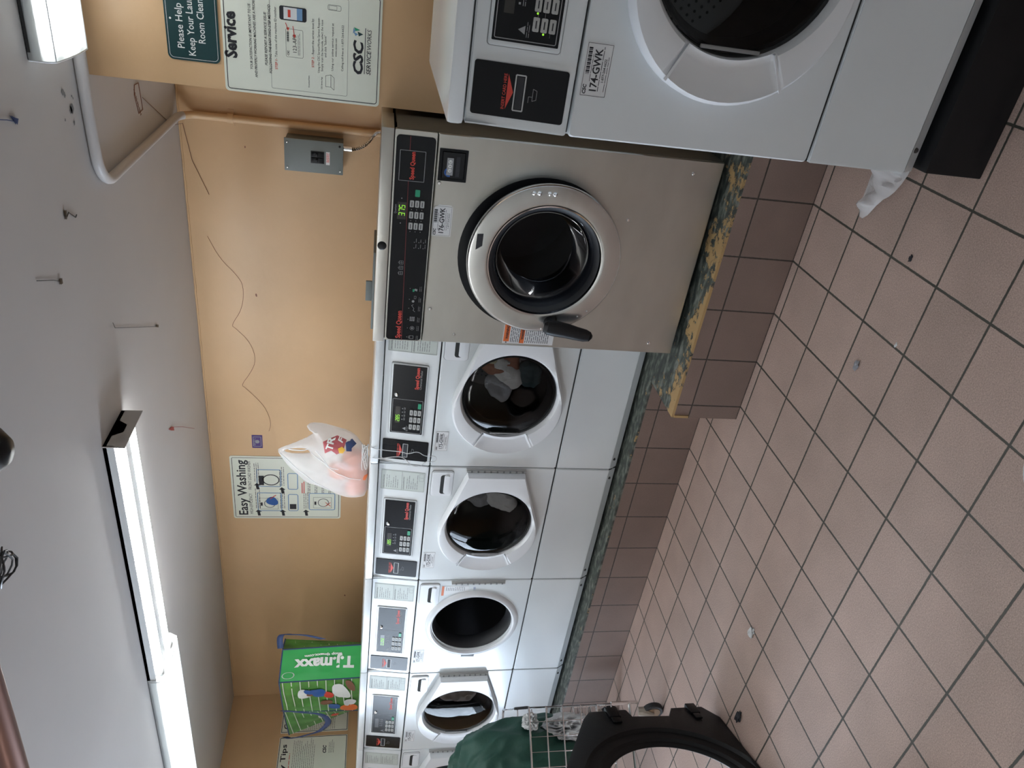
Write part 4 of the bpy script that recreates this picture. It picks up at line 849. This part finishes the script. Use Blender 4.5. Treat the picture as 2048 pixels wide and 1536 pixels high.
for i, (x, z, r, yy) in enumerate(((-1.245, 1.465, .052, .735), (-1.155, 1.467, .060, .735), (-1.06, 1.482, .052, .735), (-1.15, 1.553, .052, .745))):
    q = MB(); V = []; bm = bmesh.new(); bmesh.ops.create_icosphere(bm, subdivisions=3, radius=r)
    for v in bm.verts: v.co = Vector((v.co.x, v.co.y * .75, v.co.z)) * (1 + .22 * noise.noise(v.co * 20 + Vector((i, 0, 0)))) + Vector((x, yy, z)); 
    q.addbm(bm, None, True); single(q, 'orange_bundle', 'cl_orange', ['orange cloth bundle at the far left of the plastic bag', 'large orange bundle low in the middle of the plastic bag', 'orange bundle at the right side inside the plastic bag', 'orange bundle on top of the others in the plastic bag'][i], 'bundle', 'orange bundles in the plastic bag')
# trinkets and cord by the bag
q = MB(); pts = []
for k in range(70): a = k * .5; pts.append((-.93 + .0007 * k * math.cos(a) + .03 * math.cos(a) - k * .0007, .62 + .012 * math.sin(a * 1.3), 1.42 + .014 * math.sin(a * .8) + .006))
q.tube(pts, .0022, 5); single(q, 'tangled_earphones', 'cl_white', 'tangled pale cord lying on the washer top right of the plastic bag', 'cord')
cdp = [(-.70, .42, 1.406), (-.708, .36, 1.408), (-.712, .348, 1.385), (-.715, .344, 1.343), (-.714, .334, 1.27), (-.723, .330, 1.245), (-.704, .328, 1.205), (-.731, .326, 1.171), (-.722, .322, 1.135), (-.735, .322, 1.118), (-.758, .322, 1.128), (-.752, .325, 1.16), (-.786, .326, 1.189), (-.788, .329, 1.225), (-.742, .333, 1.262), (-.742, .337, 1.299), (-.763, .346, 1.362), (-.764, .352, 1.395), (-.765, .37, 1.408), (-.77, .45, 1.406)]
for _ in range(2): cdp = [cdp[0]] + [tuple(w_ * a + (1 - w_) * b for a, b in zip(cdp[i], cdp[i + 1])) for i in range(len(cdp) - 1) for w_ in (.75, .25)] + [cdp[-1]]
q = MB(); q.tube(cdp, .0016, 6); single(q, 'looped_string', 'cl_white', 'thin white cord looping down over the card reader of the washer stickered 173', 'cord')

# green reusable bag
gt = thing('reusable_bag', (-2.8, .75, 1.405), 'bright green reusable shopping bag printed with football players, standing on the washers', 'bag')
og = lambda x, y, z: (x + 2.8, y - .75, z - 1.405)
def A(x, z, y): return Vector(at75(x, z, y))
def panel(c00, c10, c11, c01, name, m, n=14, wr=.006, seed=1, push=0):
    nrm = (c10 - c00).cross(c01 - c00).normalized()
    if nrm.y > 0: nrm = -nrm
    def P(u, v):
        p = c00.lerp(c10, u).lerp(c01.lerp(c11, u), v); e = min(u, 1 - u, v, 1 - v) * 4; e = min(1, e)
        return p + nrm * (e * (wr * 2 * noise.noise(Vector((u * 3, v * 5, seed))) + wr * noise.noise(Vector((u * 8, v * 9, seed))) + push))
    V = [P(i / n, j / n) for j in range(n + 1) for i in range(n + 1)]; F = [(j * (n + 1) + i, j * (n + 1) + i + 1, (j + 1) * (n + 1) + i + 1, (j + 1) * (n + 1) + i) for j in range(n) for i in range(n)]
    mb = MB(); mb.add([tuple(v) for v in V], F, None, True); o = mb.build(name, m, gt, og, recalc=False)
    def on(p2, dy=.003): return [tuple(P(a, b) + nrm * dy) for a, b in p2]
    return o, on
def patch(on, p, m, name, par, dy=.003):
    mb = dense(p, .04); mb.v = on([(a, c) for a, b, c in mb.v], dy); mb.v = [og(*v) for v in mb.v]; o = mb.build(name, m, par); return o
B0, B1, B2, B3 = A(-2.47, 1.392, .80), A(-2.49, 1.392, .70), A(-2.80, 1.392, .62), A(-3.13, 1.392, .74)
T0, T1, T2, T3, T4 = A(-2.42, 1.838, .80), A(-2.515, 1.856, .70), A(-2.82, 1.885, .62), A(-3.11, 1.866, .74), A(-3.36, 1.836, .86)
B4 = A(-3.10, 1.392, .90)
pg, on_g = panel(B2, B1, T1, T2, 'side_gusset', 'gpoly', push=-.006, seed=2)
pf_, on_f = panel(B3, B2, T2, T3, 'printed_face', 'turf', push=.008, seed=4)
pr, on_r = panel(B1, B0, T0, T1, 'right_face', 'turf', seed=6)
pb, on_b = panel(B4, B3, T3, T4, 'rear_gusset', 'turf', seed=8)
def gtext(s, u, v, size, fit, par, m='wprint'):
    mb = MB(); mb.text(s, 0, 0, size, 0, bold=.045, fit=fit); V = []
    for a, _, c in mb.v: V.append((u - c, v + a))       # text runs upwards, tops to the left
    mb.v = [og(*p) for p in on_g(V, .004)]; mb.build('bag_lettering', m, par)
gtext('T.J.maxx', .66, .10, .46, .74, pg); gtext('shop tjmaxx.com', .80, .26, .11, .46, pg)
mb = MB(); pts = [(.20 + .10 * math.cos(k * PI / 12), .90 + .07 * math.sin(k * PI / 12)) for k in range(24)]
mb.path(pts, .012, 0, True); mb.v = [og(*p) for p in on_g([(a, c) for a, b, c in mb.v], .004)]; mb.build('ring_print', 'label', pg)
mb = MB()
for k in range(9): mb.path([(.0, .10 + k * .105), (.3, .115 + k * .105 - .01), (.65, .11 + k * .105 + .01), (1, .12 + k * .105)], .010, 0)
mb.v = [og(*p) for p in on_f([(min(1, max(0, a)), min(1, max(0, c))) for a, b, c in mb.v], .003)]; mb.build('yard_lines', 'wprint', pf_)
mb = MB()
for k in range(9): mb.path([(.0, .10 + k * .105), (1, .14 + k * .105)], .010, 0)
v0 = list(mb.v); mb.v = [og(*p) for p in on_b([(min(1, max(0, a)), min(1, max(0, c))) for a, b, c in v0], .003)]; mb.build('yard_lines', 'wprint', pb)
mb = MB(); mb.add(v0, [tuple(range(i, i + 4)) for i in range(0, len(v0), 4)]); mb.v = [og(*p) for p in on_r([(min(1, max(0, a)), min(1, max(0, c))) for a, b, c in v0], .003)]; mb.build('yard_lines', 'wprint', pr)
SP = lambda p: smoothpoly(p, 2)
for p, m, nme in (([(.55, .60), (.78, .66), (.80, .48), (.62, .42), (.52, .50)], 'blue', 'jersey_print'), ([(.48, .74), (.60, .80), (.80, .76), (.74, .62), (.55, .60)], 'wprint', 'helmet_print'), ([(.52, .47), (.70, .46), (.68, .34), (.50, .34)], 'red', 'red_jersey_print'),
                  ([(.42, .14), (.55, .12), (.90, .22), (.88, .36), (.66, .36), (.52, .30)], 'wprint', 'white_jersey_print'), ([(.10, .40), (.28, .42), (.30, .26), (.12, .26)], 'blue', 'blue_player_print'), ([(.02, .26), (.28, .26), (.24, .05), (.05, .02)], 'orange', 'leg_print'),
                  ([(.28, .52), (.44, .50), (.40, .34), (.26, .38)], 'skin', 'arm_print'), ([(.62, .06), (.95, .10), (.98, .22), (.70, .14)], 'skin', 'ground_print'), ([(.24, .22), (.42, .20), (.38, .04), (.22, .08)], 'sticker', 'shoe_print')):
    patch(on_f, SP(p), m, nme, pf_, .005)
for p, m, nme in (([(.60, .62), (.68, .72), (.80, .70), (.74, .60)], 'blue', 'helmet_stripe'), ([(.56, .68), (.66, .68), (.64, .60), (.57, .61)], 'skin', 'face_print')): patch(on_f, SP(p), m, nme, pf_, .008)
for p, m, nme in (([(.2, .72), (.8, .80), (.7, .92), (.3, .88)], 'red', 'helmet_print'), ([(.1, .55), (.7, .50), (.9, .66), (.4, .72)], 'wprint', 'white_jersey_print'), ([(.1, .30), (.5, .28), (.5, .48), (.2, .50)], 'orange', 'leg_print'), ([(.4, .08), (.9, .05), (.8, .22), (.5, .22)], 'wprint', 'shoe_print')): patch(on_r, SP(p), m, nme, pr, .005)
for p, m, nme in (([(.4, .55), (.7, .58), (.6, .42), (.42, .45)], 'wprint', 'helmet_print'), ([(.3, .40), (.6, .40), (.55, .25)], 'red', 'red_jersey_print')): patch(on_b, SP(p), m, nme, pb, .005)
q = MB()
for a, b_ in ((B1, T1), (B2, T2), (T1, T2), (T2, T3), (T3, T4), (T0, T1), (B3, T3)): q.tube([a, a.lerp(b_, .5), b_], .004, 6)
q.build('piping', 'navy', gt, og)
def ribbon(pts, w, name):
    V = []; F = []
    for i, p in enumerate(pts): p = Vector(p); V += [p, p + Vector((0, .006, 0)) + Vector(w)]
    for i in range(len(pts) - 1): F.append((2 * i, 2 * i + 1, 2 * i + 3, 2 * i + 2))
    mb = MB(); mb.add([tuple(v) for v in V], F, None, True); o = mb.build(name, 'navy', gt, og, recalc=False); so = o.modifiers.new('s', 'SOLIDIFY'); so.thickness = .003
def crv(P, n=6):
    P = [Vector(p) for p in P]; out = []
    for i in range(len(P) - 1):
        a, b, c, d = P[max(i - 1, 0)], P[i], P[i + 1], P[min(i + 2, len(P) - 1)]
        for k in range(n):
            t_ = k / n; out.append(.5 * ((2 * b) + (c - a) * t_ + (2 * a - 5 * b + 4 * c - d) * t_ ** 2 + (3 * b - a - 3 * c + d) * t_ ** 3))
    return out + [P[-1]]
ribbon(crv([A(-2.50, 1.85, .68), A(-2.39, 1.845, .70), A(-2.385, 1.78, .72), A(-2.395, 1.70, .72), A(-2.43, 1.61, .70)]), (-.01, 0, .034), 'handle')
ribbon(crv([A(-3.10, 1.85, .60), A(-3.13, 1.73, .58), A(-3.16, 1.62, .58), A(-3.24, 1.572, .60), A(-3.33, 1.62, .64), A(-3.37, 1.70, .68), A(-3.40, 1.80, .72), A(-3.38, 1.845, .76)]), (-.012, 0, .036), 'handle')

# ================================================================== WIRE CART
P1 = Vector((-1.75, -.21)); d1 = (Vector((-2.30, .15)) - P1); L1 = d1.length; d1.normalize(); d2 = Vector((-d1.y, d1.x)); d2 = d2 if d2.y < 0 else -d2
L2 = .62
ct = thing('wire_cart', (P1.x, P1.y, 0), 'chrome wire laundry cart on casters at the left, holding the green bag', 'cart')
def W(a, b_, z): q_ = d1 * a + d2 * b_; return (q_.x, q_.y, z)
for nm, s0, s1, n1 in (('near_side', (0, 0), (0, L2), 9), ('end_side', (0, 0), (L1, 0), 9), ('far_side', (L1, 0), (L1, L2), 9), ('rear_side', (0, L2), (L1, L2), 9)):
    q = MB()
    for z in (.645, .565, .487, .401, .32, .25): q.tube([W(*s0, z), W(*s1, z)], .0036 if z < .64 else .005, 6)
    L_ = math.hypot(s1[0] - s0[0], s1[1] - s0[1]); n_ = int(L_ / .058)
    for k in range(n_ + 1):
        f = k / n_; a, b_ = s0[0] + (s1[0] - s0[0]) * f, s0[1] + (s1[1] - s0[1]) * f; q.tube([W(a, b_, .25), W(a, b_, .645)], .0024, 5)
    q.build(nm, 'chrome', ct)
q = MB(); pts = [W(L1 * (.02 + .46 * k / 160), .006 * math.cos(k * 1.2), .648 + .006 * math.sin(k * 1.2)) for k in range(160)]
q.tube(pts, .0014, 4); q.build('rim_coil', 'wire', ct)
q = MB()
for k in range(9): q.tube([W(L1 * k / 8, 0, .25), W(L1 * k / 8, L2, .25)], .002, 5)
q.build('basket_floor', 'chrome', ct)
q = MB(); q.tube([W(.0, .0, .16), W(.0, L2, .16), W(L1, L2, .16), W(L1, 0, .16), W(0, 0, .16)], .008, 8)
for a, b_ in ((0, 0), (0, L2), (L1, 0), (L1, L2)): q.tube([W(a, b_, .12), W(a, b_, .25)], .008, 8)
q.build('base_frame', 'chrome', ct)
for a, b_ in ((.0, .04), (.0, L2 - .04), (L1, .04), (L1, L2 - .04)):
    x, y_, _ = W(a, b_, 0); k = MB(); k.lathe([(.0, -.012), (.022, -.012), (.045, -.014), (.050, -.010), (.050, .010), (.045, .014), (.022, .012), (0, .012)], (x, y_, .0505), 24)
    c_ = k.build('caster', 'rubber', ct); k = MB(); k.lathe([(.0, -.016), (.034, -.015), (.036, -.008)], (x, y_, .0505), 20); k.build('caster_hub', 'woodc', c_)
    k = MB(); k.tube([(x, y_, .12), (x + .004, y_ - .004, .10), (x + .006, y_ - .018, .075), (x, y_ - .018, .05)], [.02, .022, .014, .008], 8); k.build('caster_fork', 'beige', c_)
# laundry in the cart
def blob(name, m, label, cat, cx, cy, cz, rx, ry, rz, wr, seed, wf=7, fold=0, cut=None, rot=0):
    bm = bmesh.new(); bmesh.ops.create_icosphere(bm, subdivisions=6, radius=1); cr_, sr_ = math.cos(rot), math.sin(rot)
    for v in bm.verts:
        n = v.co.copy(); k = noise.noise(n * 1.7 + Vector((seed, 0, 0))) * .5 + noise.noise(n * 3.6 + Vector((0, seed, 0))) * .25
        f = abs(noise.noise(Vector((n.x * wf + n.z * 2, n.y * wf, n.z * 1.5 + seed)))) * fold
        s_ = 1 + wr * k - f
        px, py, pz = n.x * rx * s_, n.y * ry * s_, n.z * rz * s_
        v.co = Vector((cx + px * cr_ - py * sr_, cy + px * sr_ + py * cr_, max(cz + pz, cut) if cut else cz + pz))
    mb = MB(); mb.addbm(bm, None, True); return single(mb, name, m, label, cat, recalc=False)
cc = P1 + d1 * (L1 * .5) + d2 * (L2 * .5); ang = math.atan2(d1.y, d1.x)
blob('laundry_bag', 'gbag', 'bulging dark green cloth laundry bag stuffed in the wire cart', 'laundry bag', cc.x - .0, cc.y - .0, .62, .30, .285, .365, .18, 3, 3.2, .13, .262, rot=ang)
blob('crumpled_sheet', 'cl_white', 'crumpled white sheet low in the wire cart below the green bag', 'sheet', P1.x + d1.x * .30 + d2.x * .10, P1.y + d1.y * .30 + d2.y * .10, .40, .27, .07, .16, .3, 8, 5, .35, .262, rot=ang)
blob('crumpled_towel', 'cl_white', 'small white cloth poking over the coiled rim of the wire cart', 'towel', P1.x + d1.x * .12 + d2.x * .06, P1.y + d1.y * .12 + d2.y * .06, .615, .09, .04, .035, .5, 12, 6, .5, rot=ang)
# ================================================================== BLACK FRAME
A0 = Vector((-1.30, -.57, 0)); ang2 = math.atan2(-.912, .41)
FLP = lambda x, y, z: (x, -y, z)
bf = thing('black_plastic_frame', A0, 'black moulded plastic frame with a round opening standing on the floor before the wire cart', 'plastic frame', rotz=ang2)
ol = [(.03, .001), (.81, .001), (.885, .05), (.89, .46), (.86, .545), (.56, .70), (.28, .70), (.00, .555), (-.045, .52), (-.05, .37), (-.004, .375), (.006, .205), (-.045, .175), (-.045, .045)]
c0 = (.42, .325)
def outl_r(t):   # star-shaped outline
    return convex_ray(ol, c0, t)
mb = MB(); N = 160; th_ = sorted([2 * PI * k / N for k in range(N)] + [math.atan2(z - c0[1], x - c0[0]) % (2 * PI) for x, z in ol]); V = []; F = []
spec = [(0, .05), (0, .004), (1, 0), (2, -.002), (3, .010), (4, .012), (5, .022), (6, .026)]
for kind, yy in spec:
    for t_ in th_:
        ro = outl_r(t_); r = {0: ro, 1: ro - .012, 2: .338, 3: .330, 4: .296, 5: .288, 6: .262}[kind]; r = min(r, ro - .002 * kind) if 1 < kind < 5 else r
        V.append((c0[0] + r * math.cos(t_), yy, c0[1] + r * math.sin(t_)))
n = len(th_)
for i in range(len(spec) - 1):
    for k in range(n): F.append((i * n + k, i * n + (k + 1) % n, (i + 1) * n + (k + 1) % n, (i + 1) * n + k))
mb.add(V, F, None, False); o = mb.build('frame_body', 'blackf', bf, FLP); so = o.modifiers.new('shell', 'SOLIDIFY'); so.thickness = .003; so.offset = 0
for z0_, z1_ in ((.408, .457), (.075, .116)):
    q = MB(); q.box(-.052, .012, -.012, .056, z0_, z1_, .004); q.box(.012, .045, -.010, -.003, z0_ + .006, z1_ - .006, .002); q.build('clip', 'blackm', bf, FLP)

# ================================================================== FLOOR LITTER
def litter(x, y, r, m, label, seed, name='lint_scrap', e=1.6):
    bm = bmesh.new(); bmesh.ops.create_icosphere(bm, subdivisions=3, radius=1)
    for v in bm.verts: k = 1 + .9 * noise.noise(v.co * 2 + Vector((seed, 0, 0))); v.co = Vector((x + v.co.x * r * k * e, y + v.co.y * r * k, max(0.0005, r * .35 + v.co.z * r * .4 * k)))
    mb = MB(); mb.addbm(bm, None, True); single(mb, name, m, label, 'scrap', recalc=False)
litter(.285, -.50, .009, 'cl_grey', 'grey lint fluff on the floor tile in front of the steel washer', 1)
litter(-.827, -.566, .013, 'cl_white', 'pale blue white scrap on the floor in front of the white washers', 2, 'paper_scrap')
litter(-1.155, -.69, .013, 'ink', 'dark crumpled scrap on the floor beside the black plastic frame', 3, 'leaf_scrap', 2.2)
litter(.636, -.522, .005, 'ink', 'tiny dark crumb on the floor near the nearest washer', 4)
litter(.415, -.608, .004, 'cl_white', 'tiny white crumb on the floor below the steel washer', 5)
q = MB(); q.lathe([(.0, 0), (.055, 0), (.075, .02), (.085, .045), (.083, .046), (.072, .022), (.053, .004), (0, .003)], (.452, -1.222, 0), 40, 'Z'); single(q, 'white_dish', 'door', 'rim of a white round plastic dish on the floor at the edge of view', 'dish')
